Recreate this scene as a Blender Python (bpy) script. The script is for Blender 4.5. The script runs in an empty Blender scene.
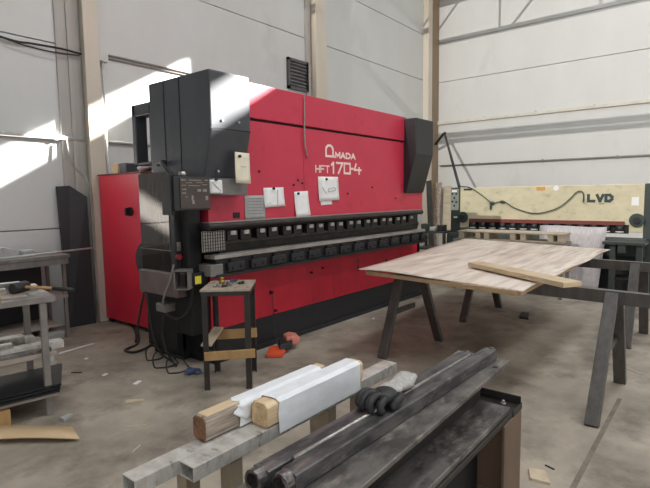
import bpy, bmesh, math, random
from mathutils import Vector, Matrix
random.seed(7)
scene = bpy.context.scene
COL = scene.collection

# ------------------------------------------------------------------ materials
def lin(c):
    return tuple((v / 12.92 if v <= .04045 else ((v + .055) / 1.055) ** 2.4) for v in c)
def rgb(r, g, b):
    return lin((r / 255, g / 255, b / 255))

def pm(name, c1, c2=None, scale=6, rough=.6, metal=0., detail=6, stretch=(1, 1, 1), bump=0., lo=.35, hi=.7,
       spots=None, spot_scale=3, spot_lo=.58, spot_hi=.7, rough2=None, bump_scale=None, rot=(0, 0, 0)):
    """noise-mixed two tone surface, optional third tone in blotches"""
    m = bpy.data.materials.new(name); m.use_nodes = True
    nt = m.node_tree; N = nt.nodes; L = nt.links
    b = N['Principled BSDF']
    b.inputs['Metallic'].default_value = metal
    b.inputs['Roughness'].default_value = rough
    if c2 is None:
        c2 = tuple(v * .8 for v in c1)
    tc = N.new('ShaderNodeTexCoord'); mp = N.new('ShaderNodeMapping')
    mp.inputs['Scale'].default_value = stretch
    mp.inputs['Rotation'].default_value = rot
    L.new(tc.outputs['Object'], mp.inputs['Vector'])
    n = N.new('ShaderNodeTexNoise'); n.inputs['Scale'].default_value = scale; n.inputs['Detail'].default_value = detail
    n.inputs['Roughness'].default_value = .6
    L.new(mp.outputs[0], n.inputs['Vector'])
    r = N.new('ShaderNodeValToRGB')
    r.color_ramp.elements[0].position = lo; r.color_ramp.elements[0].color = (*c1, 1)
    r.color_ramp.elements[1].position = hi; r.color_ramp.elements[1].color = (*c2, 1)
    L.new(n.outputs['Fac'], r.inputs['Fac'])
    out = r.outputs['Color']
    if spots:
        n2 = N.new('ShaderNodeTexNoise'); n2.inputs['Scale'].default_value = spot_scale; n2.inputs['Detail'].default_value = 8
        n2.inputs['Roughness'].default_value = .65
        L.new(mp.outputs[0], n2.inputs['Vector'])
        r2 = N.new('ShaderNodeValToRGB')
        r2.color_ramp.elements[0].position = spot_lo; r2.color_ramp.elements[0].color = (0, 0, 0, 1)
        r2.color_ramp.elements[1].position = spot_hi; r2.color_ramp.elements[1].color = (1, 1, 1, 1)
        L.new(n2.outputs['Fac'], r2.inputs['Fac'])
        mx = N.new('ShaderNodeMix'); mx.data_type = 'RGBA'
        L.new(r2.outputs['Color'], mx.inputs['Factor'])
        L.new(out, mx.inputs[6]); mx.inputs[7].default_value = (*spots, 1)
        out = mx.outputs[2]
    L.new(out, b.inputs['Base Color'])
    if rough2 is not None:
        mr = N.new('ShaderNodeMapRange'); mr.inputs[1].default_value = .3; mr.inputs[2].default_value = .7
        mr.inputs[3].default_value = rough; mr.inputs[4].default_value = rough2
        L.new(n.outputs['Fac'], mr.inputs[0]); L.new(mr.outputs[0], b.inputs['Roughness'])
    if bump:
        bp = N.new('ShaderNodeBump'); bp.inputs['Strength'].default_value = bump; bp.inputs['Distance'].default_value = .01
        if bump_scale:
            n3 = N.new('ShaderNodeTexNoise'); n3.inputs['Scale'].default_value = bump_scale
            L.new(mp.outputs[0], n3.inputs['Vector']); L.new(n3.outputs['Fac'], bp.inputs['Height'])
        else:
            L.new(n.outputs['Fac'], bp.inputs['Height'])
        L.new(bp.outputs[0], b.inputs['Normal'])
    return m

M = {}
M['wall'] = pm('wall_paint', rgb(206, 206, 204), rgb(200, 200, 197), 1.2, .55, spots=rgb(192, 192, 188), spot_scale=.7, stretch=(1, 1, .5))
M['wall_back'] = pm('panel_gap', rgb(120, 118, 114), rgb(110, 108, 104), 3, .8)
M['ceil'] = pm('ceiling_sheet', rgb(176, 176, 174), rgb(160, 160, 158), 2, .7)
M['floor'] = pm('concrete', rgb(174, 163, 148), rgb(136, 127, 115), 1.6, .55, bump=.1, bump_scale=40, lo=.38, hi=.66,
                spots=rgb(104, 95, 85), spot_scale=1.7, spot_lo=.5, spot_hi=.7, rough2=.75, detail=14)
M['joint'] = pm('floor_joint', rgb(108, 99, 88), rgb(140, 130, 117), 9, .9)
M['column'] = pm('column_paint', rgb(206, 196, 182), rgb(196, 186, 170), 3, .5, stretch=(1, 1, .3))
M['clad'] = pm('clad_strip', rgb(176, 172, 168), rgb(164, 158, 152), 14, .6, stretch=(1, 1, .05))
M['corner_shade_brown'] = pm('corner_shade_brown', rgb(150, 128, 104), rgb(136, 116, 94), 5, .6, stretch=(1, 1, .2))
M['rail_grey'] = pm('grey_rail', rgb(138, 134, 128), rgb(118, 114, 108), 5, .5)
M['ledge'] = pm('ledge_paint', rgb(208, 203, 192), rgb(188, 183, 172), 5, .5)
M['red'] = pm('machine_red', rgb(194, 48, 74), rgb(184, 43, 67), 3, .42, spots=rgb(150, 26, 42), spot_scale=2.2, spot_lo=.6, spot_hi=.75)
M['red_dirty'] = pm('machine_red_worn', rgb(204, 42, 62), rgb(182, 36, 54), 4, .42, spots=rgb(70, 16, 20), spot_scale=3.5, spot_lo=.62, spot_hi=.72, stretch=(1, 1, .6))
M['red_cab'] = pm('cabinet_red', rgb(220, 44, 70), rgb(210, 40, 64), 2, .34)
M['red_cab'].node_tree.nodes['Principled BSDF'].inputs['Specular IOR Level'].default_value = .8
M['black'] = pm('machine_black', rgb(38, 38, 41), rgb(30, 30, 33), 5, .5, spots=rgb(60, 52, 48), spot_scale=4, spot_lo=.62, spot_hi=.8)
M['black_flat'] = pm('flat_black', rgb(20, 20, 22), rgb(14, 14, 16), 5, .7)
M['housing'] = pm('housing_black', rgb(66, 69, 75), rgb(58, 60, 66), 3, .36, spots=rgb(74, 77, 82), spot_scale=2)
M['toolsteel'] = pm('tool_steel', rgb(72, 68, 66), rgb(48, 46, 45), 20, .42, .7, stretch=(.4, 1, 1))
M['toolsteel_dark'] = pm('tool_steel_dark', rgb(40, 39, 40), rgb(30, 29, 30), 18, .45, .4)
M['steel_bright'] = pm('bright_steel', rgb(190, 186, 182), rgb(140, 136, 132), 30, .34, .8)
M['bar'] = pm('grey_bar', rgb(176, 170, 166), rgb(140, 134, 130), 12, .4, .5, stretch=(.3, 1, 1))
M['brushed'] = pm('brushed_guard', rgb(92, 86, 83), rgb(78, 72, 70), 30, .025, .6, stretch=(1, 1, .1), rough2=.05)
M['brown_box'] = pm('brown_terminal', rgb(112, 98, 94), rgb(92, 80, 77), 6, .5, spots=rgb(140, 126, 116), spot_scale=7, spot_lo=.66, spot_hi=.7)
M['panel'] = pm('pendant_panel', rgb(72, 62, 58), rgb(60, 52, 50), 5, .45)
M['panel_mark'] = pm('panel_print', rgb(150, 138, 128), rgb(118, 108, 100), 60, .6)
M['grey_plate'] = pm('grey_plate', rgb(120, 116, 114), rgb(104, 100, 98), 8, .5)
M['grey_sheet'] = pm('grey_paper', rgb(168, 168, 166), rgb(156, 156, 154), 12, .6)
M['paper'] = pm('paper', rgb(232, 230, 230), rgb(224, 222, 220), 8, .8)
M['paper_warm'] = pm('paper_cream', rgb(226, 218, 196), rgb(214, 204, 184), 8, .8)
M['ink'] = pm('ink', rgb(90, 92, 104), rgb(120, 122, 130), 30, .8)
M['magnet'] = pm('black_magnet', rgb(22, 22, 26), rgb(30, 30, 34), 9, .4)
M['letter'] = pm('letter_white', rgb(236, 214, 208), rgb(226, 200, 194), 9, .5)
M['letter_dark'] = pm('letter_dark', rgb(52, 70, 66), rgb(44, 58, 56), 9, .5)
M['mesh'] = pm('grille_backing', rgb(186, 178, 172), rgb(166, 158, 152), 10, .6)
M['mesh_wire'] = pm('grille_wire', rgb(70, 64, 62), rgb(60, 54, 52), 10, .5)
M['yellow'] = pm('yellow_label', rgb(226, 214, 70), rgb(206, 196, 60), 10, .5)
M['redknob'] = pm('red_button', rgb(150, 34, 54), rgb(130, 28, 46), 10, .4)
M['cable'] = pm('black_cable', rgb(36, 34, 34), rgb(28, 27, 28), 10, .5)
M['cable_grey'] = pm('grey_cable', rgb(150, 146, 140), rgb(128, 124, 120), 10, .5)
M['conduit'] = pm('conduit_white', rgb(206, 206, 204), rgb(190, 190, 188), 8, .4)
M['vent'] = pm('vent_grey', rgb(132, 132, 132), rgb(116, 116, 118), 8, .5)
M['vent_dark'] = pm('vent_frame', rgb(92, 90, 92), rgb(80, 78, 80), 8, .5)
M['cream'] = pm('shear_cream', rgb(204, 196, 166), rgb(190, 182, 154), 4, .5, spots=rgb(142, 134, 108), spot_scale=5, spot_lo=.54, spot_hi=.8, stretch=(1, 1, 1.5))
M['green'] = pm('shear_green', rgb(58, 68, 64), rgb(48, 56, 54), 5, .5, spots=rgb(84, 88, 82), spot_scale=5, spot_lo=.6, spot_hi=.75)
M['green_light'] = pm('shear_panel_face', rgb(140, 146, 140), rgb(122, 128, 122), 8, .5)
M['darkred'] = pm('dark_red_guard', rgb(122, 60, 54), rgb(108, 54, 50), 6, .5, stretch=(1, .5, 1))
M['orange_label'] = pm('orange_label', rgb(206, 150, 70), rgb(190, 136, 60), 10, .6)
M['galv'] = pm('galvanised', rgb(206, 202, 196), rgb(168, 162, 154), 22, .45, .25, spots=rgb(112, 104, 96), spot_scale=34, spot_lo=.57, spot_hi=.72, detail=8, stretch=(1, .5, .5))
M['galv_sheet'] = pm('galvanised_sheet', rgb(190, 185, 185), rgb(160, 155, 157), 22, .6, .2, detail=8, stretch=(1, 3, .6))
M['mill'] = pm('mill_scale', rgb(124, 119, 115), rgb(80, 76, 74), 11, .4, .5, spots=rgb(160, 152, 144), spot_scale=14, spot_lo=.54, spot_hi=.7, detail=10, stretch=(.5, 1, 1), rough2=.6, lo=.42, hi=.6)
M['mill_blue'] = pm('mill_tube', rgb(112, 110, 110), rgb(70, 69, 71), 16, .34, .6, detail=10, stretch=(.3, 1, 1), rough2=.55, lo=.42, hi=.6, spots=rgb(140, 132, 126), spot_scale=26, spot_lo=.58, spot_hi=.7)
M['mill_dark'] = pm('mill_dark', rgb(60, 56, 54), rgb(46, 43, 42), 7, .5, .4)
M['rustbrown'] = pm('brown_plate', rgb(124, 100, 82), rgb(98, 80, 68), 6, .55, .1, stretch=(1, 1, .25), detail=8)
M['rust'] = pm('rusty_end', rgb(110, 84, 72), rgb(78, 62, 56), 25, .6, .3, bump=.5)
M['cut_steel'] = pm('flame_cut_steel', rgb(128, 124, 122), rgb(88, 84, 82), 40, .35, .8, bump=.6)
M['saw'] = pm('trestle_steel', rgb(100, 96, 94), rgb(82, 78, 76), 22, .42, .4, stretch=(1, 1, .2), lo=.35, hi=.7, spots=rgb(112, 107, 103), spot_scale=5, spot_lo=.6, spot_hi=.76)
M['legtube'] = pm('leg_galvanised', rgb(166, 150, 130), rgb(150, 136, 118), 6, .5, .2, stretch=(1, 1, .2))
M['pine'] = pm('pine', rgb(226, 204, 170), rgb(200, 172, 134), 36, .6, stretch=(.1, 1, 1), detail=8, bump=.1)
M['pine_grey'] = pm('weathered_pine', rgb(176, 162, 146), rgb(112, 100, 92), 34, .7, stretch=(.1, 1, 1), detail=9, bump=.15, lo=.4, hi=.62)
M['pine_end'] = pm('pine_end_grain', rgb(214, 188, 150), rgb(176, 140, 100), 60, .7, detail=8)
M['pine_end_dark'] = pm('brown_end_grain', rgb(140, 100, 70), rgb(92, 64, 48), 70, .75, detail=8)
M['film'] = pm('white_film', rgb(236, 237, 240), rgb(220, 222, 226), 14, .55, bump=.12, detail=6, stretch=(.6, 1.5, 1.5))
M['veneer'] = pm('pale_sheet', rgb(234, 222, 210), rgb(204, 186, 170), 9, .6, stretch=(.16, 1.6, 1), detail=11, lo=.4, hi=.62,
                 spots=rgb(160, 142, 128), spot_scale=5, spot_lo=.56, spot_hi=.74, bump=.1)
M['ply_edge'] = pm('plywood_edge', rgb(186, 158, 124), rgb(158, 130, 98), 12, .65, stretch=(1, 1, 6))
M['plank'] = pm('plank_wood', rgb(216, 196, 164), rgb(188, 164, 130), 22, .6, stretch=(.4, .25, 1), detail=8, spots=rgb(140, 108, 76), spot_scale=7, spot_lo=.66, spot_hi=.72)
M['oldwood'] = pm('old_wood', rgb(182, 146, 98), rgb(150, 116, 74), 10, .7, stretch=(1, 1, .3), detail=8)
M['palletwood'] = pm('pallet_wood', rgb(190, 178, 156), rgb(162, 148, 126), 8, .7, stretch=(1, .2, 1), detail=8)
M['bench'] = pm('bench_grey', rgb(142, 136, 132), rgb(118, 112, 108), 8, .5, .3, detail=8)
M['bench_wood'] = pm('bench_board', rgb(168, 156, 146), rgb(142, 130, 120), 9, .6, stretch=(.2, 1, 1), detail=8)
M['sheet_black'] = pm('black_sheet', rgb(44, 45, 48), rgb(34, 35, 38), 3, .35, .3)
M['board_dark'] = pm('dark_board', rgb(50, 51, 55), rgb(42, 43, 46), 2, .6)
M['card'] = pm('tan_hardboard', rgb(212, 186, 150), rgb(198, 170, 132), 4, .6)
M['stand_top'] = pm('stand_plywood', rgb(178, 164, 148), rgb(148, 134, 120), 18, .65, detail=9, spots=rgb(98, 88, 80), spot_scale=14, spot_lo=.56, spot_hi=.66)
M['offcut'] = pm('pale_offcut', rgb(206, 190, 164), rgb(186, 168, 142), 12, .7)
M['orange'] = pm('pedal_orange', rgb(226, 88, 52), rgb(206, 74, 44), 6, .45)
M['pink'] = pm('pedal_faded', rgb(206, 130, 112), rgb(186, 110, 94), 6, .55)
M['rubber'] = pm('black_rubber', rgb(30, 30, 32), rgb(40, 39, 41), 20, .55, bump=.2)
M['knit'] = pm('grey_knit', rgb(188, 186, 182), rgb(160, 158, 154), 60, .85, bump=.5)
M['brass'] = pm('brass', rgb(176, 140, 82), rgb(150, 118, 66), 8, .35, .8)
M['blue'] = pm('blue_plastic', rgb(74, 86, 120), rgb(60, 70, 100), 8, .5)
M['blue_paint'] = pm('blue_paint', rgb(66, 96, 150), rgb(56, 84, 134), 8, .5)

# ------------------------------------------------------------------ mesh helpers
OFF = {}     # object name -> world offset of its local frame
class MB:
    def __init__(s):
        s.bm = bmesh.new()
    def box(s, a, b):
        x0, y0, z0 = a; x1, y1, z1 = b
        if x0 > x1: x0, x1 = x1, x0
        if y0 > y1: y0, y1 = y1, y0
        if z0 > z1: z0, z1 = z1, z0
        v = [s.bm.verts.new(p) for p in ((x0, y0, z0), (x1, y0, z0), (x1, y1, z0), (x0, y1, z0), (x0, y0, z1), (x1, y0, z1), (x1, y1, z1), (x0, y1, z1))]
        for f in ((0, 3, 2, 1), (4, 5, 6, 7), (0, 1, 5, 4), (1, 2, 6, 5), (2, 3, 7, 6), (3, 0, 4, 7)):
            s.bm.faces.new([v[i] for i in f])
        return s
    def beam(s, p0, p1, w, h, up=(0, 0, 1)):
        """box of section w (side) x h (up) from p0 to p1"""
        p0 = Vector(p0); p1 = Vector(p1); d = (p1 - p0).normalized(); up = Vector(up)
        sd = d.cross(up)
        if sd.length < 1e-4: sd = d.cross(Vector((1, 0, 0)))
        sd.normalize(); u = sd.cross(d).normalized()
        v = []
        for p in (p0, p1):
            for a, b in ((-1, -1), (1, -1), (1, 1), (-1, 1)):
                v.append(s.bm.verts.new(p + sd * a * w / 2 + u * b * h / 2))
        for f in ((3, 2, 1, 0), (4, 5, 6, 7), (0, 1, 5, 4), (1, 2, 6, 5), (2, 3, 7, 6), (3, 0, 4, 7)):
            s.bm.faces.new([v[i] for i in f])
        return s
    def prism(s, pts, ext):
        """polygon of 3D points swept by vector ext"""
        ext = Vector(ext)
        a = [s.bm.verts.new(Vector(p)) for p in pts]; b = [s.bm.verts.new(Vector(p) + ext) for p in pts]
        n = len(pts)
        s.bm.faces.new(a[::-1]); s.bm.faces.new(b)
        for i in range(n):
            s.bm.faces.new((a[i], a[(i + 1) % n], b[(i + 1) % n], b[i]))
        return s
    def cyl(s, p0, p1, r, n=16, r1=None):
        p0 = Vector(p0); p1 = Vector(p1); d = (p1 - p0).normalized()
        x = d.orthogonal().normalized(); y = d.cross(x)
        r1 = r if r1 is None else r1
        A = [s.bm.verts.new(p0 + (x * math.cos(t) + y * math.sin(t)) * r) for t in [2 * math.pi * i / n for i in range(n)]]
        B = [s.bm.verts.new(p1 + (x * math.cos(t) + y * math.sin(t)) * r1) for t in [2 * math.pi * i / n for i in range(n)]]
        s.bm.faces.new(A[::-1]); s.bm.faces.new(B)
        for i in range(n):
            f = s.bm.faces.new((A[i], A[(i + 1) % n], B[(i + 1) % n], B[i])); f.smooth = True
        return s
    def tube(s, pts, r, n=8, sub=5):
        P = [Vector(p) for p in pts]
        if sub > 1 and len(P) > 2:
            Q = []
            for i in range(len(P) - 1):
                a = P[max(i - 1, 0)]; b = P[i]; c = P[i + 1]; d = P[min(i + 2, len(P) - 1)]
                for k in range(sub):
                    t = k / sub
                    Q.append(.5 * ((2 * b) + (c - a) * t + (2 * a - 5 * b + 4 * c - d) * t * t + (3 * b - a - 3 * c + d) * t ** 3))
            Q.append(P[-1]); P = Q
        rings = []; x = None
        for i, p in enumerate(P):
            d = (P[min(i + 1, len(P) - 1)] - P[max(i - 1, 0)]).normalized()
            if x is None: x = d.orthogonal().normalized()
            x = (x - d * x.dot(d)); x = x.normalized() if x.length > 1e-5 else d.orthogonal().normalized()
            y = d.cross(x)
            rr = r[min(i, len(r) - 1)] if isinstance(r, (list, tuple)) else r
            rings.append([s.bm.verts.new(p + (x * math.cos(t) + y * math.sin(t)) * rr) for t in [2 * math.pi * k / n for k in range(n)]])
        s.bm.faces.new(rings[0][::-1]); s.bm.faces.new(rings[-1])
        for A, B in zip(rings, rings[1:]):
            for i in range(n):
                f = s.bm.faces.new((A[i], A[(i + 1) % n], B[(i + 1) % n], B[i])); f.smooth = True
        return s
    def hollow(s, p0, p1, w, h, t, up=(0, 0, 1)):
        """open rectangular tube"""
        p0 = Vector(p0); p1 = Vector(p1); d = (p1 - p0).normalized(); up = Vector(up)
        sd = d.cross(up).normalized(); u = sd.cross(d).normalized()
        R = []
        for p in (p0, p1):
            for k in (0, t):
                R.append([s.bm.verts.new(p + sd * a * (w / 2 - k) + u * b * (h / 2 - k)) for a, b in ((-1, -1), (1, -1), (1, 1), (-1, 1))])
        o0, i0, o1, i1 = R
        for i in range(4):
            j = (i + 1) % 4
            s.bm.faces.new((o0[i], o0[j], o1[j], o1[i])); s.bm.faces.new((i0[j], i0[i], i1[i], i1[j]))
            s.bm.faces.new((o0[j], o0[i], i0[i], i0[j])); s.bm.faces.new((o1[i], o1[j], i1[j], i1[i]))
        return s
    def sheet(s, grid, t):
        """grid of points [rows][cols] thickened by t along -z normal-ish (given vector)"""
        t = Vector(t)
        A = [[s.bm.verts.new(Vector(p)) for p in row] for row in grid]
        B = [[s.bm.verts.new(Vector(p) + t) for p in row] for row in grid]
        nr, nc = len(A), len(A[0])
        for i in range(nr - 1):
            for j in range(nc - 1):
                f = s.bm.faces.new((A[i][j], A[i][j + 1], A[i + 1][j + 1], A[i + 1][j])); f.smooth = True
                f = s.bm.faces.new((B[i + 1][j], B[i + 1][j + 1], B[i][j + 1], B[i][j])); f.smooth = True
        for i in range(nr - 1):
            s.bm.faces.new((A[i + 1][0], B[i + 1][0], B[i][0], A[i][0])); s.bm.faces.new((A[i][-1], B[i][-1], B[i + 1][-1], A[i + 1][-1]))
        for j in range(nc - 1):
            s.bm.faces.new((A[0][j], B[0][j], B[0][j + 1], A[0][j + 1])); s.bm.faces.new((A[-1][j + 1], B[-1][j + 1], B[-1][j], A[-1][j]))
        return s
    def blob(s, c, r, seg=12, jitter=0, rot=None):
        m = Matrix.Translation(Vector(c))
        if rot: m = m @ rot.to_matrix().to_4x4()
        m = m @ Matrix.Diagonal((r[0], r[1], r[2], 1))
        res = bmesh.ops.create_uvsphere(s.bm, u_segments=seg, v_segments=max(6, seg // 2 + 2), radius=1, matrix=m)
        for v in res['verts']:
            if jitter: v.co += Vector((random.uniform(-1, 1), random.uniform(-1, 1), random.uniform(-1, 1))) * jitter
            for f in v.link_faces: f.smooth = True
        return s
    def build(s, name, mat, parent=None, loc=None, bevel=0, fixn=True):
        me = bpy.data.meshes.new(name)
        off = Vector(OFF[parent.name]) if parent is not None else Vector(loc or (0, 0, 0))
        if fixn: bmesh.ops.recalc_face_normals(s.bm, faces=s.bm.faces[:])
        bmesh.ops.translate(s.bm, verts=s.bm.verts[:], vec=-off)
        s.bm.to_mesh(me); s.bm.free()
        o = bpy.data.objects.new(name, me); COL.objects.link(o)
        me.materials.append(M[mat] if isinstance(mat, str) else mat)
        OFF[o.name] = off
        if parent is not None: o.parent = parent
        else: o.location = off
        if bevel:
            bv = o.modifiers.new('bevel', 'BEVEL'); bv.width = bevel; bv.segments = 2; bv.limit_method = 'ANGLE'; bv.angle_limit = .6
        return o

def tag(o, label, cat, group=None, kind=None):
    o['label'] = label; o['category'] = cat
    if group: o['group'] = group
    if kind: o['kind'] = kind
    return o
def thing(name, loc, label, cat, group=None):
    o = bpy.data.objects.new(name, None); COL.objects.link(o); o.empty_display_size = .1
    o.location = loc; OFF[o.name] = Vector(loc)
    return tag(o, label, cat, group)
def struct(o):
    o['kind'] = 'structure'; return o
def copy_part(o, delta, parent):
    c = o.copy(); COL.objects.link(c); c.parent = parent; c.location = o.location + Vector(delta); OFF[c.name] = OFF[o.name]
    return c
def dup(root, loc, label, rotz=None):
    r = root.copy(); COL.objects.link(r); r.location = loc; r['label'] = label
    if rotz is not None: r.rotation_euler = (0, 0, rotz)
    for ch in list(root.children):
        c = ch.copy(); COL.objects.link(c); c.parent = r
        for g in list(ch.children):
            d = g.copy(); COL.objects.link(d); d.parent = c
    return r

def strokes(mb, polys, o, ux, uz, nrm, w, thick):
    """flat lettering: polylines in letter coordinates, drawn as bars raised off a plate"""
    o = Vector(o); ux = Vector(ux); uz = Vector(uz); nrm = Vector(nrm); cnt = 0
    for pl in polys:
        for (a, b), (c, d) in zip(pl, pl[1:]):
            p = o + ux * a + uz * b; q = o + ux * c + uz * d
            e = (q - p)
            if e.length < 1e-6: continue
            e = e.normalized() * w * .45
            th = thick + .0007 * (cnt % 7); cnt += 1      # lapped bars never share a face plane
            mb.beam(p - e + nrm * th / 2, q + e + nrm * th / 2, w, th, up=nrm)

# ------------------------------------------------------------------ camera
f_px = 500.964
cd = bpy.data.cameras.new('camera'); cam = bpy.data.objects.new('camera', cd); COL.objects.link(cam)
cd.sensor_fit = 'HORIZONTAL'; cd.sensor_width = 36; cd.lens = 36 * f_px / 650
cd.clip_start = .02; cd.clip_end = 100
d1 = Vector((405, 54, -f_px)).normalized(); d2 = Vector((-625, 40, -f_px)).normalized()
up = d1.cross(d2).normalized(); d2 = up.cross(d1)
R = Matrix((d1, d2, up))              # camera -> room axes
cam.matrix_world = Matrix.Translation((0, 0, 1.6)) @ R.to_4x4()
scene.camera = cam

# ------------------------------------------------------------------ the hall
WX, WY, CEIL = 13.0, 6.5, 9.6
X0, Y0 = -6.0, -7.0
b = MB().box((X0 - .3, Y0 - .3, -.2), (WX + .3, WY + .3, 0)); struct(b.build('floor', 'floor'))
b = MB().box((X0 - .3, Y0 - .3, CEIL), (WX + .3, WY + .3, CEIL + .2)); struct(b.build('ceiling', 'ceil'))
b = MB().box((X0 - .3, Y0 - .3, 0), (X0, WY + .3, CEIL)); struct(b.build('wall_rear', 'wall'))
b = MB().box((X0, Y0 - .3, 0), (WX, Y0, CEIL)); struct(b.build('wall_front', 'wall'))
# long wall behind the press: sandwich panels with shadow gaps
zs = [0, 1.235, 2.37, 3.49, 4.61, 5.78, 6.9, 8.0, CEIL]
b = MB()
for a, c in zip(zs, zs[1:]):
    b.box((X0, WY, a + (.006 if a else 0)), (WX, WY + .1, c - .006))
wl = struct(b.build('wall_left', 'wall', bevel=.004))
MB().box((X0, WY + .1, 0), (WX + .3, WY + .3, CEIL)).build('panel_joint', 'wall_back', wl)
# gable wall with a strip window high up, through which the sun comes
zr = [0, 1.25, 2.38, 3.55, 4.64, 5.68, 6.8, 7.9]
b = MB()
for a, c in zip(zr, zr[1:]):
    b.box((WX, Y0, a + (.006 if a else 0)), (WX + .1, WY, c - .006))
WZ0, WZ1, WYa, WYb = 8.12, 8.53, -3.4, 2.4
b.box((WX, Y0, 7.906), (WX + .1, WY, WZ0)); b.box((WX, Y0, WZ1), (WX + .1, WY, CEIL))
b.box((WX, Y0, WZ0), (WX + .1, WYa, WZ1)); b.box((WX, WYb, WZ0), (WX + .1, WY, WZ1))
wr = struct(b.build('wall_right', 'wall', bevel=.004))
MB().box((WX + .1, Y0, 0), (WX + .3, WY + .3, 8.1)).build('panel_joint', 'wall_back', wr)
b = MB()
for y in (WYa, WYb):
    b.box((WX - .02, y - .04 if y < 0 else y, WZ0), (WX + .1, y if y < 0 else y + .04, WZ1))
b.box((WX - .02, WYa, WZ0 - .04), (WX + .1, WYb, WZ0)); b.box((WX - .02, WYa, WZ1), (WX + .1, WYb, WZ1 + .04))
struct(b.build('window_1', 'vent'))
# columns standing proud of the long wall
def column(name, x0, x1):
    b = MB().box((x0, WY - .17, 0), (x1, WY - .15, 7.9)).box((x0 + .03, WY - .15, 0), (x1 - .03, WY, 7.9))
    b.box((x0 - .01, WY - .2, 0), (x1 + .01, WY, .02))
    return struct(b.build(name, 'column', bevel=.004))
column('trim_1', 3.15, 3.34)
column('trim_2', 7.66, 7.99)
column('trim_3', 12.28, 12.5)
b = MB()
b.box((2.87, WY - .03, 0), (3.0, WY, 7.9)).box((3.0, WY - .05, 0), (3.06, WY, 7.9)).box((3.06, WY - .04, 0), (3.15, WY, 7.9))
struct(b.build('trim_4', 'clad', bevel=.004))
b = MB().box((7.52, WY - .05, 0), (7.64, WY, 7.9)); struct(b.build('trim_5', 'clad', bevel=.004))
b = MB().box((12.53, WY - .12, 0), (WX - .005, WY, 7.9)); struct(b.build('trim_6', 'corner_shade_brown', bevel=.004))  # brown strip puts the corner's shade beside the column into colour
b = MB()
y = 6.38
while y > Y0 + .2:
    b.box((WX - .045, max(y - 1.28, Y0), 3.5), (WX, y, 3.565)); b.box((WX - .06, y - .012, 3.49), (WX, y + .012, 3.60)); y -= 1.29
struct(b.build('trim_7', 'ledge'))
# steelwork overhead, above the frame
GX, GZ = 9.0, 6.6
b = MB().beam((GX, Y0, GZ), (GX, WY, GZ), .1, .09).beam((GX, Y0, GZ + .85), (GX, WY, GZ + .85), .1, .3)
y = 6.2; k = 0
while y > Y0 + 1:
    b.beam((GX, y, GZ), (GX, y - .75, GZ + .8), .04, .04); b.beam((GX, y - 1.5, GZ), (GX, y - 1.5, GZ + .8), .04, .04); y -= 1.7
struct(b.build('trim_8', 'rail_grey'))
b = MB().box((5.96, Y0, 5.835), (6.04, WY, 5.89)).box((5.96, Y0, 5.755), (6.04, WY, 5.795)); struct(b.build('shadow_rails', 'rail_grey'))  # unseen rail pair added to cast two shadow bands on the right wall
# floor joints
b = MB().box((1.0, .57, .0003), (4.35, .6, .0009)); struct(b.build('trim_10', 'joint'))

# wall fittings
b = MB().cyl((-.6, WY - .03, 2.352), (3.14, WY - .03, 2.352), .028, 12).cyl((3.47, WY - .03, 2.352), (4.1, WY - .03, 2.352), .02, 12)
for x in (.8, 2.0, 2.8): b.box((x - .02, WY - .055, 2.32), (x + .02, WY, 2.385))
tag(b.build('conduit_pipe', 'conduit'), 'white conduit pipe running level along the wall left of the column', 'pipe')
b = MB().tube([(2.9, WY - .075, 2.34), (2.93, WY - .11, 2.05), (3.07, WY - .16, 1.85), (3.105, WY - .2, 1.7), (3.11, WY - .2, 1.5), (3.11, WY - .21, .9), (3.11, WY - .235, .1), (3.11, WY - .235, .013)], .012)
tag(b.build('drop_cable', 'cable_grey'), 'pale grey cable dropping from the white conduit beside the column', 'cable')
b = MB().tube([(-.6, WY - .02, 3.62), (1.2, WY - .03, 3.6), (2.28, WY - .04, 3.42), (2.6, WY - .04, 3.42), (2.9, WY - .08, 3.42), (3.14, WY - .1, 3.4)], .013)
b.tube([(1.9, WY - .05, 3.50), (2.4, WY - .07, 3.385), (2.8, WY - .08, 3.36), (3.12, WY - .1, 3.38)], .008)
tag(b.build('slack_cable', 'cable'), 'slack black cable pair strung along the wall at top left', 'cable')
t = thing('junction_box', (3.42, WY - .06, 3.4), 'small white junction box on the wall right of the column', 'electrical box')
MB().box((3.38, WY - .09, 3.37), (3.5, WY, 3.5)).build('body', 'conduit', t, bevel=.006)
MB().cyl((3.36, WY - .05, 3.42), (3.385, WY - .05, 3.42), .035, 12).build('gland', 'vent', t)
MB().cyl((3.44, WY - .05, 3.37), (3.44, WY - .05, 0), .018, 10).build('down_pipe', 'conduit', t)
b = MB().cyl((3.5, WY - .014, 3.475), (6.4, WY - .014, 3.475), .014, 10).cyl((3.5, WY - .011, 3.435), (6.4, WY - .011, 3.435), .011, 10)
tag(b.build('twin_conduit', 'rail_grey'), 'thin twin grey conduit running right from the junction box', 'pipe')
b = MB().cyl((WX - .03, 6.3, 2.375), (WX - .03, -2, 2.375), .022, 10)
for y in (5.2, 3.6, 2.0, .4): b.box((WX - .06, y - .02, 2.35), (WX, y + .02, 2.41))
tag(b.build('wall_pipe', 'rail_grey'), 'grey pipe running level along the right wall above the cream machine', 'pipe')
t = thing('wall_vent', (7.28, WY, 3.86), 'grey louvred vent high on the wall above the red press', 'vent')
b = MB()
x0, x1, z0, z1 = 7.0, 7.57, 3.59, 4.15
b.box((x0, WY - .05, z0), (x0 + .05, WY, z1)).box((x1 - .05, WY - .05, z0), (x1, WY, z1)).box((x0, WY - .05, z0), (x1, WY, z0 + .05)).box((x0, WY - .05, z1 - .05), (x1, WY, z1))
b.build('frame', 'vent_dark', t)
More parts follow.
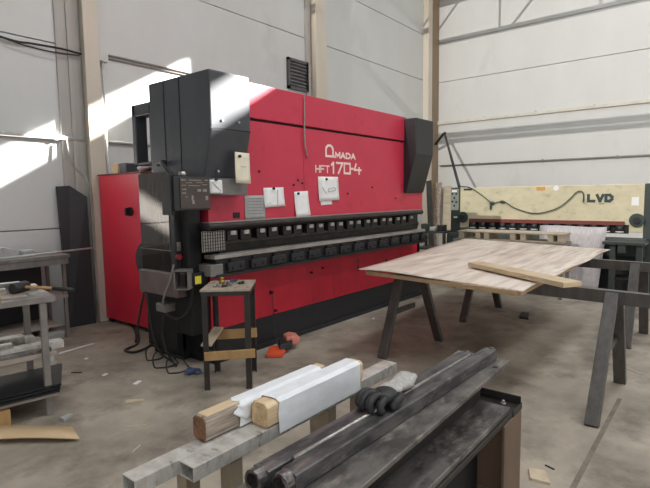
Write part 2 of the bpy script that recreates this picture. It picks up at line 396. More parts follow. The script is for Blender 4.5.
MB().box((x0 + .04, WY - .01, z0 + .04), (x1 - .04, WY, z1 - .04)).build('backing', 'vent_dark', t)
b = MB()
for i in range(7):
    z = z0 + .06 + i * .064
    b.beam((x0 + .05, WY - .03, z + .03), (x1 - .05, WY - .03, z + .03), .05, .012, up=(0, -.55, .8))
b.build('louvre', 'vent', t)

# ------------------------------------------------------------------ press brake
P = thing('press_brake', (4.9, 4.2, 0), 'large red and black press brake lettered AMADA HFT 170-4', 'press brake')
# lower bed
b = MB().box((2.97, 3.8, .32), (4.885, 3.9, .86)).box((4.89, 3.8, .32), (7.1, 3.9, .86))
bed = b.build('bed_plate', 'red_dirty', P, bevel=.004)
for (x, z, r) in ((3.77, .57, .02), (3.83, .36, .016), (4.44, .70, .013), (4.65, .73, .013), (5.4, .62, .012), (6.1, .66, .012)):
    MB().cyl((x, 3.775, z), (x, 3.801, z), r, 12).build('bolt', 'black_flat', bed)
MB().box((2.97, 3.79, .03), (7.12, 3.95, .32)).box((2.97, 3.76, 0), (7.12, 3.95, .05)).build('base_plate', 'black', P, bevel=.004)
MB().box((2.95, 3.95, 0), (7.05, 4.35, 2.3)).build('inner_body', 'black_flat', P)
# C frames
def cframe(x0, x1):
    pts = [(4.12, 0), (4.62, 0), (4.62, 1.6), (4.4, 1.75), (4.4, 2.62), (3.86, 2.62), (3.84, 1.75), (3.98, 1.35), (3.98, 1.0), (3.8, .88), (3.8, .34), (4.12, .3)]
    return MB().prism([(x0, y, z) for y, z in pts], (x1 - x0, 0, 0)).build('side_frame', 'black_flat', P, bevel=.005)
cframe(2.86, 2.95); cframe(7.02, 7.11)
# ram
b = MB().box((2.9, 3.7, 1.36), (4.23, 3.84, 2.342)).box((4.234, 3.7, 1.36), (7.0, 3.84, 2.342))
ram = b.build('ram', 'red', P, bevel=.003)
for (x, z) in ((4.13, 1.77), (4.06, 1.72), (4.2, 1.74), (5.05, 1.62), (5.6, 1.7), (6.2, 1.55), (3.55, 1.85)):
    MB().cyl((x, 3.69, z), (x, 3.701, z), .012, 10).build('bolt', 'black_flat', ram)
MB().box((3.19, 3.695, 1.395), (3.275, 3.702, 1.45)).build('name_plate', 'black_flat', ram)
MB().box((2.95, 3.73, 2.335), (6.6, 3.84, 2.375)).build('seam', 'black_flat', P)
MB().box((3.2, 3.69, 2.368), (6.5, 4.55, 2.705)).build('top_cover', 'red', P, bevel=.006)
b = MB().tube([(4.24, 3.685, 2.69), (4.235, 3.68, 2.5), (4.225, 3.675, 2.3), (4.235, 3.675, 2.15), (4.29, 3.685, 2.02)], .009, 6)
b.build('hose', 'cable_grey', P)
# left cylinder housing: raked below
def housing(x0, x1, yb, zt, mat):
    pts = [(3.5, zt), (yb, zt), (yb, 1.62), (3.66, 1.62), (3.64, 1.68), (3.5, 2.18)]
    return MB().prism([(x0, y, z) for y, z in pts], (x1 - x0, 0, 0)).build('cylinder_housing', mat, P, bevel=.012)
h = housing(2.80, 3.265, 4.42, 2.69, 'housing')
b = MB()
for y in (3.93, 4.17): b.box((2.796, y - .004, 1.68), (2.802, y + .004, 2.68))
b.box((2.8, 3.497, 2.19), (3.265, 3.503, 2.2))
b.build('panel_line', 'black_flat', h)
for x, z in ((2.93, 2.27), (3.12, 2.27), (2.9, 1.95), (2.93, 1.83)): MB().cyl((x, 3.49 + (.08 if z < 2 else 0), z), (x, 3.51 + (.08 if z < 2 else 0), z), .012, 10).build('screw', 'steel_bright', h)
h2 = housing(6.43, 6.96, 4.3, 2.68, 'black')
b = MB().box((2.84, 4.42, 1.93), (2.97, 4.5, 2.54)).box((2.84, 4.74, 1.93), (2.97, 4.81, 2.54)).box((2.84, 4.42, 2.42), (2.97, 4.81, 2.54)).box((2.84, 4.42, 1.93), (2.97, 4.81, 1.96)); b.build('oil_tank', 'housing', P, bevel=.01)
# ram bar with rounded nose
b = MB()
pr = []
for i in range(9):
    a = math.pi / 2 + math.pi * i / 8
    pr.append((3.60 + .033 * math.cos(a), 1.335 + .033 * math.sin(a)))
pr = [(3.72, 1.368)] + pr + [(3.72, 1.302)]
b.prism([(2.81, y, z) for y, z in pr], (3.98, 0, 0)); b.build('clamp_bar', 'toolsteel', P)
MB().box((2.82, 3.59, 1.3675), (6.76, 3.71, 1.374)).build('bar_top', 'bar', P)
MB().box((2.98, 3.66, 1.08), (6.78, 3.76, 1.31)).build('upper_beam', 'toolsteel_dark', P)
# punch clamps
x = 3.03; n = 0; c0 = None
while x < 6.5:
    w = .16 if n % 3 else .12
    if n == 0:
        c0 = MB().box((x, 3.60, 1.19), (x + .13, 3.67, 1.29)).build('punch_clamp', 'toolsteel_dark', P, bevel=.006)
        cs = MB().box((x + .03, 3.585, 1.245), (x + .1, 3.605, 1.285)).build('wedge', 'steel_bright', c0, bevel=.004)
    else:
        c = copy_part(c0, (x - 3.03, 0, random.uniform(-.004, .004)), P); copy_part(cs, (0, 0, 0), c)
    n += 1; x += .165 if n % 2 else .21
b = MB().box((2.98, 3.625, 1.165), (6.74, 3.66, 1.195)).build('punch_holder', 'toolsteel', P)
b = MB().prism([(2.98, 3.615, 1.165), (2.98, 3.66, 1.165), (2.98, 3.655, 1.1), (2.98, 3.645, 1.1)], (3.76, 0, 0)); b.build('punch', 'toolsteel', P)
b = MB().prism([(2.85, 3.57, 1.04), (2.85, 3.57, 1.075), (2.85, 3.62, 1.075), (2.85, 3.64, 1.055), (2.85, 3.66, 1.075), (2.85, 3.72, 1.075), (2.85, 3.72, 1.04)], (4.0, 0, 0))
b.build('die', 'bar', P)
b = MB().prism([(2.87, 3.58, 1.04), (2.87, 3.72, 1.04), (2.87, 3.8, .9), (2.87, 3.58, .9)], (4.0, 0, 0)); b.build('die_holder', 'toolsteel_dark', P)
MB().box((2.86, 3.56, .875), (6.9, 3.8, .9)).build('table_edge', 'black', P)
x = 2.99; c0 = None; k = 0
while x < 6.75:
    if c0 is None:
        c0 = MB().box((x, 3.545, .915), (x + .2, 3.585, 1.0)).build('die_clamp', 'black', P, bevel=.006)
        s1 = MB().cyl((x + .05, 3.53, .945), (x + .05, 3.55, .945), .013, 8).cyl((x + .15, 3.53, .955), (x + .15, 3.55, .955), .013, 8).build('clamp_bolt', 'toolsteel', c0)
        s2 = MB().box((x + .03, 3.55, 1.0), (x + .13, 3.6, 1.03)).build('clamp_tab', 'toolsteel_dark', c0, bevel=.003)
    else:
        c = copy_part(c0, (x - 2.99, 0, 0), P); copy_part(s1, (0, 0, 0), c); copy_part(s2, (0, 0, 0), c)
    x += .285
MB().box((2.80, 3.57, .885), (2.945, 3.78, .995)).build('end_block', 'grey_plate', P, bevel=.008)
# grille guard at the left end
g = MB().box((2.745, 3.6, 1.11), (3.0, 3.61, 1.295)).build('mesh_guard', 'mesh', P)
b = MB()
for i in range(10): b.box((2.745 + i * .0277, 3.592, 1.11), (2.751 + i * .0277, 3.6, 1.295))
for i in range(7): b.box((2.745, 3.59, 1.112 + i * .029), (3.0, 3.597, 1.118 + i * .029))
b.build('wire', 'mesh_wire', g)
# dark left column, brushed guard, terminal box
MB().box((2.70, 3.74, .34), (2.84, 3.98, 1.7)).build('left_post', 'black_flat', P, bevel=.01)
MB().box((2.80, 4.12, .1), (2.90, 4.62, .70)).build('lower_skirt', 'black_flat', P)
gd = MB().box((2.64, 3.93, .72), (2.70, 4.41, 1.83))
gd = gd.build('back_guard', 'brushed', P, bevel=.006)
MB().box((2.636, 3.925, 1.115), (2.703, 4.435, 1.123)).build('guard_strap', 'grey_plate', gd)
MB().box((2.645, 3.86, .72), (2.86, 3.93, 1.8)).build('switch_post', 'black', P, bevel=.01)
b = MB().cyl((2.665, 3.86, 1.066), (2.665, 3.825, 1.066), .026, 14); b.build('stop_button', 'redknob', P)
MB().box((2.66, 3.84, 1.12), (2.69, 3.862, 1.2)).build('latch', 'steel_bright', P)
b = MB().cyl((2.72, 4.47, .98), (2.79, 4.47, .98), .19, 28); b.build('hand_wheel', 'black', P)
tb = MB().box((2.6, 3.80, .70), (2.86, 4.41, .92)).build('terminal_box', 'brown_box', P, bevel=.01)
b = MB().hollow((2.55, 3.66, .885), (2.66, 3.74, .885), .13, .17, .01); b.build('limit_bracket', 'grey_plate', P)
MB().box((2.66, 3.66, .81), (2.82, 3.76, .93)).build('valve', 'toolsteel_dark', P, bevel=.01)
MB().box((2.695, 3.655, .83), (2.76, 3.66, .90)).build('warning_label', 'yellow', P)
MB().box((2.60, 4.0, .54), (2.72, 4.15, .62)).build('socket_box', 'grey_plate', P, bevel=.01)
b = MB().tube([(2.62, 3.86, 1.0), (2.58, 3.88, .84), (2.56, 3.94, .72), (2.6, 4.03, .61)], .009, 8); b.build('cable', 'cable_grey', P)
b = MB().tube([(2.64, 4.06, .55), (2.6, 4.06, .35), (2.62, 4.02, .15), (2.7, 4.0, .012)], .009, 8); b.build('cable', 'cable', P)
b = MB().tube([(2.7, 3.7, .81), (2.68, 3.74, .6), (2.64, 3.85, .5), (2.62, 4.0, .53)], .012, 8); b.build('cable', 'cable', P)
b = MB().tube([(2.6, 4.3, .71), (2.6, 4.24, .4), (2.64, 4.2, .15), (2.74, 4.12, .012)], .01, 8); b.build('cable', 'cable', P)
# pendant control panel on an arm
PX = -.105
pd = MB().box((2.47 + PX, 3.44, 1.49), (2.83 + PX, 3.56, 1.77)).build('control_pendant', 'black', P, bevel=.008)
MB().box((2.525 + PX, 3.432, 1.51), (2.815 + PX, 3.442, 1.755)).build('panel_face', 'panel', pd)
b = MB()
for (x, z, w, hh) in ((2.53, 1.735, .05, .01), (2.61, 1.735, .12, .008), (2.77, 1.735, .03, .01), (2.58, 1.715, .06, .006), (2.68, 1.718, .07, .006), (2.54, 1.695, .04, .006), (2.6, 1.692, .12, .006), (2.74, 1.7, .05, .006),
                      (2.54, 1.66, .04, .01), (2.69, 1.645, .035, .022), (2.745, 1.645, .04, .022), (2.54, 1.63, .035, .01), (2.63, 1.575, .018, .04), (2.635, 1.545, .022, .03), (2.77, 1.575, .025, .035), (2.57, 1.60, .02, .008)):
    b.box((x + PX, 3.428, z), (x + PX + w, 3.433, z + hh))
b.build('panel_print', 'panel_mark', pd)
b = MB().cyl((2.60 + PX, 3.5, 1.77), (2.60 + PX, 3.5, 1.81), .03, 14); b.build('pilot_knob', 'steel_bright', pd)
b = MB().tube([(2.42, 3.54, 1.77), (2.44, 3.66, 1.85), (2.5, 3.8, 1.9), (2.66, 4.0, 1.92), (2.79, 4.3, 1.92)], .02, 8); b.build('pendant_arm', 'black', P)
MB().box((2.45 + PX, 3.46, 1.46), (2.475 + PX, 3.58, 1.78)).build('pendant_side', 'toolsteel_dark', P)
# grey plate under the housing
MB().box((2.84, 3.55, 1.615), (3.25, 3.66, 1.765)).build('display_box', 'grey_plate', P, bevel=.006)
# lettering
arch = [(0, 0), (.05, 0)]
A_big = [[(.02, 0), (.175, 0)], [(.02, 0), (.02, .075)] + [(.085 - .065 * math.cos(a), .075 + .05 * math.sin(a)) for a in [math.pi * i / 10 for i in range(1, 10)]] + [(.15, .075), (.15, 0)]]
b = MB(); strokes(b, A_big, (4.61, 3.7, 2.06), (1, 0, 0), (0, 0, 1), (0, -1, 0), .026, .003)
Mh, Mw = .058, .08
mada = {'M': [[(0, 0), (0, 1), (.5, .3), (1, 1), (1, 0)]], 'A': [[(0, 0), (.5, 1), (1, 0)], [(.22, .32), (.78, .32)]], 'D': [[(0, 0), (0, 1), (.6, 1), (1, .7), (1, .3), (.6, 0), (0, 0)]]}
xx = 4.815
for ch in 'MADA':
    strokes(b, [[(px * Mw, pz * Mh) for px, pz in pl] for pl in mada[ch]], (xx, 3.7, 2.052), (1, 0, 0), (0, 0, 1), (0, -1, 0), .02, .003); xx += .106
b.build('maker_lettering', 'letter', ram)
b = MB()
hft = {'H': [[(0, 0), (0, 1)], [(1, 0), (1, 1)], [(0, .5), (1, .5)]], 'F': [[(0, 0), (0, 1), (1, 1)], [(0, .52), (.8, .52)]], 'T': [[(0, 1), (1, 1)], [(.5, 0), (.5, 1)]]}
xx = 4.44
for ch in 'HFT':
    strokes(b, [[(px * .065, pz * .075) for px, pz in pl] for pl in hft[ch]], (xx, 3.7, 1.868), (1, 0, 0), (0, 0, 1), (0, -1, 0), .015, .003); xx += .09
dig = {'1': [[(-.1, .78), (.35, 1), (.35, 0)]], '7': [[(0, 1), (1, 1), (.3, 0)]], '0': [[(0, 0), (0, 1), (1, 1), (1, 0), (0, 0)]], '-': [[(.1, .5), (.45, .5)]], '4': [[(.25, 1), (0, .4), (1, .4)], [(.72, .62), (.72, 0)]]}
for ch, xx, w in (('1', 4.74, .08), ('7', 4.83, .12), ('0', 4.985, .12), ('-', 5.13, .08), ('4', 5.2, .14)):
    strokes(b, [[(px * w, pz * .12) for px, pz in pl] for pl in dig[ch]], (xx, 3.7, 1.868), (1, 0, 0), (0, 0, 1), (0, -1, 0), .025, .003)
b.build('model_lettering', 'letter', ram)

# sheets of paper held to the press
def paper(name, x0, x1, z0, z1, y, mat, label, tilt=0, magnet=None, lines=(), curl=.012):
    c = Vector(((x0 + x1) / 2, y, (z0 + z1) / 2)); n = 7
    g = []
    for i in range(n):
        row = []
        for j in range(5):
            u = j / 4; v = i / (n - 1)
            dx = (u - .5) * (x1 - x0); dz = (v - .5) * (z1 - z0)
            q = Vector((dx * math.cos(tilt) - dz * math.sin(tilt), -.006 - curl * (1 - v) ** 2 - curl * .5 * (1 - v) * u * u, dx * math.sin(tilt) + dz * math.cos(tilt)))
            row.append(c + q)
        g.append(row)
    t = thing(name, c, label, 'paper', 'papers on the red press')
    MB().sheet(g, (0, .0015, 0)).build('sheet', mat, t)
    if magnet:
        mx, mz = magnet
        MB().cyl((mx, y - .022, mz), (mx, y - .004, mz), .014, 12).build('magnet', 'magnet', t)
    if lines:
        b = MB()
        for (a, p, q, r) in lines: b.beam((a, y - .0095 - curl * .9, p), (q, y - .0095 - curl * .9, r), .004, .002, up=(0, 1, 0))
        b.build('print', 'ink', t)
    return t
paper('paper_note', 3.60, 3.895, 1.49, 1.69, 3.7, 'paper', 'two-part paper note under a black clip, above the grey sheet', .03, (3.74, 1.68), [(3.66, 1.53, 3.69, 1.53), (3.79, 1.5, 3.79, 1.67)])
paper('grey_notice', 3.34, 3.615, 1.375, 1.61, 3.7, 'grey_sheet', 'grey printed sheet low on the press below the two-part note', 0, None, [(3.37, 1.58 - i * .03, 3.58, 1.58 - i * .03) for i in range(6)], .002)
paper('tall_note', 4.065, 4.295, 1.375, 1.65, 3.7, 'paper', 'plain tall white paper with a black magnet, middle of the press', .04, (4.12, 1.625), (), .02)
paper('drawing_sheet', 4.475, 4.855, 1.54, 1.82, 3.7, 'paper', 'wide white drawing sheet right below the model number', .01, (4.62, 1.79), [(4.54, 1.69, 4.6, 1.62), (4.53, 1.7, 4.56, 1.66), (4.65, 1.68, 4.78, 1.69), (4.65, 1.64, 4.78, 1.66), (4.65, 1.68, 4.65, 1.64), (4.78, 1.69, 4.78, 1.66)], .01)
paper('paper_strip', 4.52, 4.73, 1.49, 1.56, 3.705, 'paper', 'small white strip showing under the drawing sheet', .03, None, (), .004)
paper('hanging_paper', 3.045, 3.22, 1.72, 2.0, 3.49, 'paper_warm', 'cream paper hanging on the front of the black left housing', -.03, (3.10, 1.965), [(3.10, 1.87, 3.17, 1.87)], .014)
paper('sketch_note', 2.79, 2.93, 1.63, 1.75, 3.535, 'paper', 'small note with a pencil stroke beside the control pendant', 0, (2.86, 1.755), [(2.81, 1.735, 2.91, 1.65)], .004)

# red electrical cabinet behind on the left
t = thing('electrical_cabinet', (3.3, 5.85, 0), 'tall red electrical cabinet left of the press with black switch', 'cabinet')
MB().box((3.22, 5.3, .05), (3.62, 6.3, 1.89)).build('body', 'red_cab', t, bevel=.008)
MB().box((3.205, 5.29, 1.885), (3.63, 6.31, 1.905)).build('top', 'darkred', t, bevel=.003)
for x, y in ((3.26, 5.36), (3.26, 6.22), (3.56, 5.36), (3.56, 6.22)): MB().box((x - .03, y - .04, 0), (x + .03, y + .04, .05)).build('foot', 'black', t)
k = MB().cyl((3.22, 5.57, 1.44), (3.2, 5.57, 1.44), .055, 20).build('switch', 'black', t)
MB().beam((3.19, 5.57, 1.44), (3.15, 5.57, 1.44), .035, .09).build('switch_handle', 'black_flat', k)
tag(MB().box((3.24, 5.85, 1.905), (3.4, 6.0, 2.02)).box((3.235, 5.845, 2.005), (3.405, 6.005, 2.03)).build('cardboard_box', 'card', loc=(3.3, 5.92, 1.905), bevel=.004), 'small brown box on top of the red cabinet', 'box')
tag(MB().box((3.24, 5.66, 1.905), (3.42, 5.82, 2.025)).build('tool_case', 'housing', loc=(3.3, 5.74, 1.905), bevel=.01), 'small dark case beside the brown box on the red cabinet', 'box')
b = MB()
for i in range(8): b.blob((3.34 + random.uniform(-.06, .06), 5.42 + random.uniform(-.09, .1), 1.93 + random.uniform(0, .05)), (.06, .08, .03), 8, .012)
tag(b.build('crumpled_rag', 'galv_sheet', loc=(3.34, 5.42, 1.905)), 'crumpled grey rag heaped on the red cabinet top', 'rag')
# dark board leaning by the column
b = MB().prism([(2.76, 6.33, 0), (3.08, 6.30, 0), (3.085, 6.36, 1.625), (2.91, 6.43, 1.765), (2.76, 6.44, 1.755)], (0, .03, 0))
tag(b.build('leaning_board', 'board_dark', loc=(2.85, 6.35, 0)), 'dark board leaning on the wall between bench and red cabinet', 'board')
# leads on the floor
b = MB().tube([(3.18, 5.3, .5), (3.0, 5.15, .2), (2.9, 5.0, .015), (2.74, 4.9, .015), (2.66, 4.85, .015), (2.68, 4.72, .015), (2.85, 4.75, .015), (3.1, 4.95, .015)], .014, 8)
b.tube([(3.3, 5.9, .015), (3.2, 5.6, .015), (3.05, 5.3, .015), (2.9, 5.05, .015)], .012, 8)
tag(b.build('power_lead', 'cable', loc=(2.8, 4.9, 0)), 'black power lead looping on the floor below the red cabinet', 'cable')
for i, (x, y, r) in enumerate(((2.66, 3.92, .09), (2.68, 4.15, .1), (2.72, 4.4, .07))):
    pts = [(x + r * math.cos(a) * 1.2, y + r * math.sin(a), .009 + .11 * (math.sin(a * 1.0) > 0) * abs(math.sin(a))) for a in [2 * math.pi * k / 10 for k in range(11)]]
    tag(MB().tube(pts, .007, 8).build('hose_loop', 'cable', loc=(x, y, 0)), ('black hose loop on the floor nearest the tool stand', 'black hose loop on the floor, middle of three under the press end', 'black hose loop on the floor nearest the red cabinet')[i], 'hose', 'hose loops under the press end')

# orange foot pedal
t = thing('foot_pedal', (3.65, 3.5, 0), 'orange foot pedal on the floor in front of the press', 'foot pedal')
MB().prism([(3.39, 3.50, 0), (3.50, 3.38, 0), (3.72, 3.52, 0), (3.6, 3.66, 0)], (0, 0, .05)).build('base', 'orange', t, bevel=.012)
MB().prism([(3.55, 3.47, .05), (3.66, 3.42, .03), (3.7, 3.42, .11), (3.57, 3.48, .1)], (.1, .12, 0)).build('treadle', 'rubber', t, bevel=.008)
b = MB().prism([(3.68, 3.50, .05), (3.82, 3.44, .05), (3.85, 3.45, .12), (3.76, 3.48, .15), (3.69, 3.5, .14)], (.1, .15, 0)); b.build('hood', 'pink', t, bevel=.02)
b = MB().tube([(3.66, 3.6, .05), (3.72, 3.70, .2), (3.76, 3.765, .56)], .004, 6); b.build('lead', 'cable', t)

# ------------------------------------------------------------------ tool stand in front of the press
t = thing('tool_stand', (2.79, 3.34, 0), 'tall narrow steel stand with plywood top before the press', 'stand')
FL, FR, BR, BL = Vector((2.50, 3.32, 0)), Vector((2.76, 3.03, 0)), Vector((3.095, 3.32, 0)), Vector((2.85, 3.61, 0))
cen = (FL + FR + BR + BL) / 4
for p in (FL, FR, BR, BL):
    b = MB(); d = (cen - p).normalized()
    ex = (FR - FL).normalized(); ey = (BL - FL).normalized()
    s1 = 1 if (cen - p).dot(ex) > 0 else -1; s2 = 1 if (cen - p).dot(ey) > 0 else -1
    q = p + ex * .0 ; z = Vector((0, 0, 1))
    b.prism([q, q + ex * s1 * .045, q + ex * s1 * .045 + ey * s2 * .006, q + ex * s1 * .006 + ey * s2 * .006, q + ex * s1 * .006 + ey * s2 * .045, q + ey * s2 * .045], (0, 0, .83))
    b.build('leg', 'mill_dark', t)
mv = lambda p, k: p + (p - cen) * k
b = MB().prism([mv(p, .05) + Vector((0, 0, .83)) for p in (FL, FR, BR, BL)], (0, 0, .018)); b.build('top', 'stand_top', t, bevel=.002)
b = MB()
for p, q in ((FL, FR), (FR, BR), (BR, BL), (BL, FL)): b.beam(p.lerp(cen, .02) + Vector((0, 0, .812)), q.lerp(cen, .02) + Vector((0, 0, .812)), .02, .035)
b.build('apron', 'mill_dark', t)
e = (FR - FL).normalized()
MB().beam(FL + Vector((-.005, -.02, .295)), FR + Vector((.015, -.035, .31)), .03, .07).build('brace', 'oldwood', t, bevel=.003)
MB().beam(BL + Vector((0, -.03, .35)), BR + Vector((-.02, -.03, .37)), .03, .085).build('brace', 'oldwood', t, bevel=.003)
MB().beam(FL + Vector((.03, .0, .375)), BL + Vector((.0, -.06, .42)), .09, .02).build('brace', 'offcut', t, bevel=.003)
u = (BL - FL); v = (FR - FL)
def on_top(a, c, z=.848): return FL + u * a + v * c + Vector((0, 0, z))
p = on_top(.62, .3)
tg = thing('brass_fitting', p, 'brass fitting on the plywood top of the tool stand', 'fitting')
MB().cyl(p, p + Vector((0, 0, .03)), .03, 6).build('nut', 'brass', tg); MB().cyl(p + Vector((0, 0, .03)), p + Vector((0, 0, .055)), .018, 14).build('spigot', 'brass', tg)
for i, (a, c, l, an, mt, lab) in enumerate(((.28, .25, .07, .3, 'steel_bright', 'bright steel stub at the left front of the tool stand'), (.35, .55, .08, 1.2, 'steel_bright', 'steel stub in the middle of the tool stand front'),
        (.5, .5, .06, 2.2, 'blue', 'blue plastic plug lying on the tool stand'), (.6, .66, .09, .6, 'steel_bright', 'steel pin near the back of the tool stand'), (.72, .55, .07, 1.9, 'blue', 'dark blue cap farthest back on the tool stand'),
        (.2, .45, .05, 2.7, 'toolsteel', 'dark bolt at the front edge of the tool stand'), (.48, .75, .06, .1, 'toolsteel', 'dark bolt at the right of the tool stand parts'))):
    p = on_top(a, c); d = Vector((math.cos(an), math.sin(an), 0)) * l / 2; zz = Vector((0, 0, .014))
    tag(MB().cyl(p - d + zz, p + d * .3 + zz, .009, 10).cyl(p + d * .3 + zz, p + d + zz, .0135, 6).build('small_part', mt, loc=p), lab, 'small part', 'small parts on the tool stand')
tag(MB().blob((2.67, 3.74, .03), (.06, .04, .03), 8, .012).blob((2.72, 3.70, .02), (.04, .04, .02), 8, .01).build('blue_rag', 'blue', loc=(2.68, 3.72, 0)), 'small blue rag on the floor behind the tool stand', 'rag')

# ------------------------------------------------------------------ sawhorses with the wooden sheet
def sawhorse(xb, y0, y1, zt, feet, label, drop):
    t = thing('sawhorse', (xb, (y0 + y1) / 2, 0), label, 'sawhorse', 'steel sawhorses under the wooden sheet')
    MB().hollow((xb, y0, zt - .05), (xb + drop, y1, zt - .05), .075, .1, .005).build('beam', 'saw', t, bevel=.004)
    for (fx, fy) in feet:
        k = (fy - y0) / (y1 - y0); tx = xb + drop * k; s = 1 if fx > tx else -1
        b = MB().beam((fx, fy, 0), (tx + s * .045, fy, zt - .02), .09, .05, up=(1, 0, .3)); b.build('leg', 'saw', t, bevel=.004)
    for yy in (feet[0][1], feet[2][1]):
        fs = [f for f in feet if abs(f[1] - yy) < .25]; xs = sorted(f[0] for f in fs)
        z = .42; k = z / (zt - .02); xm = xb + drop * ((yy - y0) / (y1 - y0))
        MB().beam((xs[0] + (xm - xs[0]) * k, yy, z), (xs[1] + (xm - xs[1]) * k, yy, z), .03, .05).build('spreader', 'saw', t)
    return t
sawhorse(4.30, .1, 2.62, .845, ((3.70, .66), (4.72, .64), (4.07, 2.58), (4.95, 2.40)), 'nearer dark steel sawhorse carrying the front of the wooden sheet', .18)
sawhorse(6.22, .1, 2.62, .845, ((5.82, .75), (6.56, .68), (5.87, 2.53), (6.92, 2.45)), 'farther dark steel sawhorse under the back of the wooden sheet', .16)
t = thing('wooden_sheet', (5.6, 2.1, .845), 'big pale wooden sheet lying across both sawhorses', 'sheet')
c00, c10, c11, c01 = Vector((3.70, 1.14, 0)), Vector((6.95, 1.12, 0)), Vector((7.55, 3.24, 0)), Vector((3.90, 2.73, 0))
g = []
NI, NJ = 28, 18
for i in range(NI + 1):
    row = []
    for j in range(NJ + 1):
        a = i / NI; c = j / NJ
        p = (c00 * (1 - a) + c10 * a) * (1 - c) + (c01 * (1 - a) + c11 * a) * c
        near = (1 - a) ** 3
        z = .893 - .010 * near * math.sin(c * 5.2 + .6) + .004 * math.sin(a * 7 + c * 3)
        if j == 0: p = p + Vector((0, .012 * math.sin(a * 17), 0))
        if i == 0: p = p + Vector((.02 * math.sin(c * 9) + .03 * math.sin(c * 4), 0, 0))
        row.append((p.x, p.y, z))
    g.append(row)
MB().sheet(g, (0, 0, -.006)).build('face_sheet', 'veneer', t)
b = MB()
k = .05
inn = [Vector((3.72, 1.18, 0)), Vector((6.9, 1.2, 0)), Vector((7.45, 3.16, 0)), Vector((3.94, 2.66, 0))]
for p, q in zip(inn, inn[1:] + inn[:1]): b.beam(p + Vector((0, 0, .8625)), q + Vector((0, 0, .8625)), .04, .033)
for xx in (4.6, 5.3, 6.0, 6.7): b.beam((xx, 1.2, .8625), (xx + .2, 2.85, .8625), .045, .033)
b.build('batten', 'ply_edge', t)
b = MB().beam((4.62, 1.87, .927), (3.98, .87, .922), .17, .04); tag(b.build('plank', 'plank', loc=(4.6, 1.5, .9), bevel=.003), 'loose pale plank lying askew on the wooden sheet corner', 'plank')

# ------------------------------------------------------------------ foreground: welded trestle, wrapped timbers
t = thing('welded_trestle', (1.45, 1.36, 0), 'low welded trestle of twin galvanised tubes in the foreground', 'trestle')
MB().hollow((.75, 1.39, .725), (1.72, 1.39, .725), .072, .05, .004).build('rail', 'galv', t, bevel=.002)
MB().hollow((.905, 1.313, .725), (2.15, 1.313, .725), .076, .05, .004).build('rail', 'galv', t, bevel=.002)
for x, y in ((.965, 1.39), (1.09, 1.313), (1.63, 1.313), (1.86, 1.313), (1.66, 1.39)):
    MB().box((x - .028, y - .028, 0), (x + .028, y + .028, .70)).build('leg', 'legtube', t, bevel=.003)
def timber(x0, x1, y0, y1, z0, hgt, drop, body, label, wrap, endmat, top=None):
    t = thing('timber', ((x0 + x1) / 2, (y0 + y1) / 2, z0), label, 'timber', 'wrapped timbers on the trestle')
    c = .014
    prof = [(y0, z0 + c * .5), (y0, z0 + hgt - c), (y0 + c, z0 + hgt), (y1 - c, z0 + hgt), (y1, z0 + hgt - c), (y1, z0 + c * .5), (y1 - c, z0), (y0 + c, z0)]
    MB().prism([(x0, y, z) for y, z in prof], (x1 - x0, 0, 0)).build('body', body, t, bevel=.005)
    MB().prism([(x0 - .002, y0 + (y - y0) * .94 + .003, z0 + (z - z0) * .94 + .003) for y, z in prof], (.004, 0, 0)).build('end_grain', endmat, t)
    if top: MB().box((x0 + .012, y0 + .012, z0 + hgt - .004), (x1 - .002, y1 - .012, z0 + hgt + .0025)).build('top_face', top, t, bevel=.002)
    w0, w1 = wrap; o = .004
    b = MB(); n = 16; g = []
    loop = [(y0 - o, z0 + .004 - drop), (y0 - o, z0 + hgt * .5), (y0 - o, z0 + hgt + o - .012), (y0 + .012, z0 + hgt + o), ((y0 + y1) / 2, z0 + hgt + o), (y1 - .012, z0 + hgt + o), (y1 + o, z0 + hgt - .012), (y1 + o, z0 + hgt * .5), (y1 + o, z0 + .004)]
    for i in range(n + 1):
        a = i / n; row = []
        for kk, (y, z) in enumerate(loop):
            xx = w0 + (w1 - w0) * a
            if i == 0: xx += random.uniform(-.006, .02)
            zz = z + random.uniform(-.0006, .0006); yy = y + random.uniform(-.0006, .0006)
            row.append((xx, yy, zz))
        g.append(row)
    b.sheet(g, (0, 0, .0)) if False else None
    A = [[b.bm.verts.new(p) for p in row] for row in g]
    for i in range(n):
        for j in range(len(loop) - 1):
            b.bm.faces.new((A[i][j], A[i][j + 1], A[i + 1][j + 1], A[i + 1][j]))
    o2 = b.build('film_wrap', 'film', t)
    sm = o2.modifiers.new('thick', 'SOLIDIFY'); sm.thickness = .0015; sm.offset = 1
    return t
timber(1.03, 1.70, 1.3685, 1.4405, .752, .088, 0, 'pine_grey', 'rear grey timber with brown end, half covered in white film', (1.18, 1.66), 'pine_end_dark', 'pine')
tf = timber(1.232, 1.845, 1.272, 1.358, .752, .092, .04, 'pine', 'front pale timber wrapped in white film on the galvanised trestle', (1.272, 1.815), 'pine_end')
# loose flap of film between the two timbers
b = MB(); g = []
for i in range(5):
    a = i / 4
    g.append([(1.16 + .012 * math.sin(a * 5), 1.361 + .002 * a, .845 - .03 * a), (1.19 + .02 * a, 1.3605, .84 - .07 * a), (1.26, 1.3602, .84 - .07 * a)])
b.sheet(g, (0, .001, 0))
tag(b.build('film_flap', 'film', loc=(1.2, 1.36, .8)), 'torn flap of white film hanging between the two timbers', 'film')

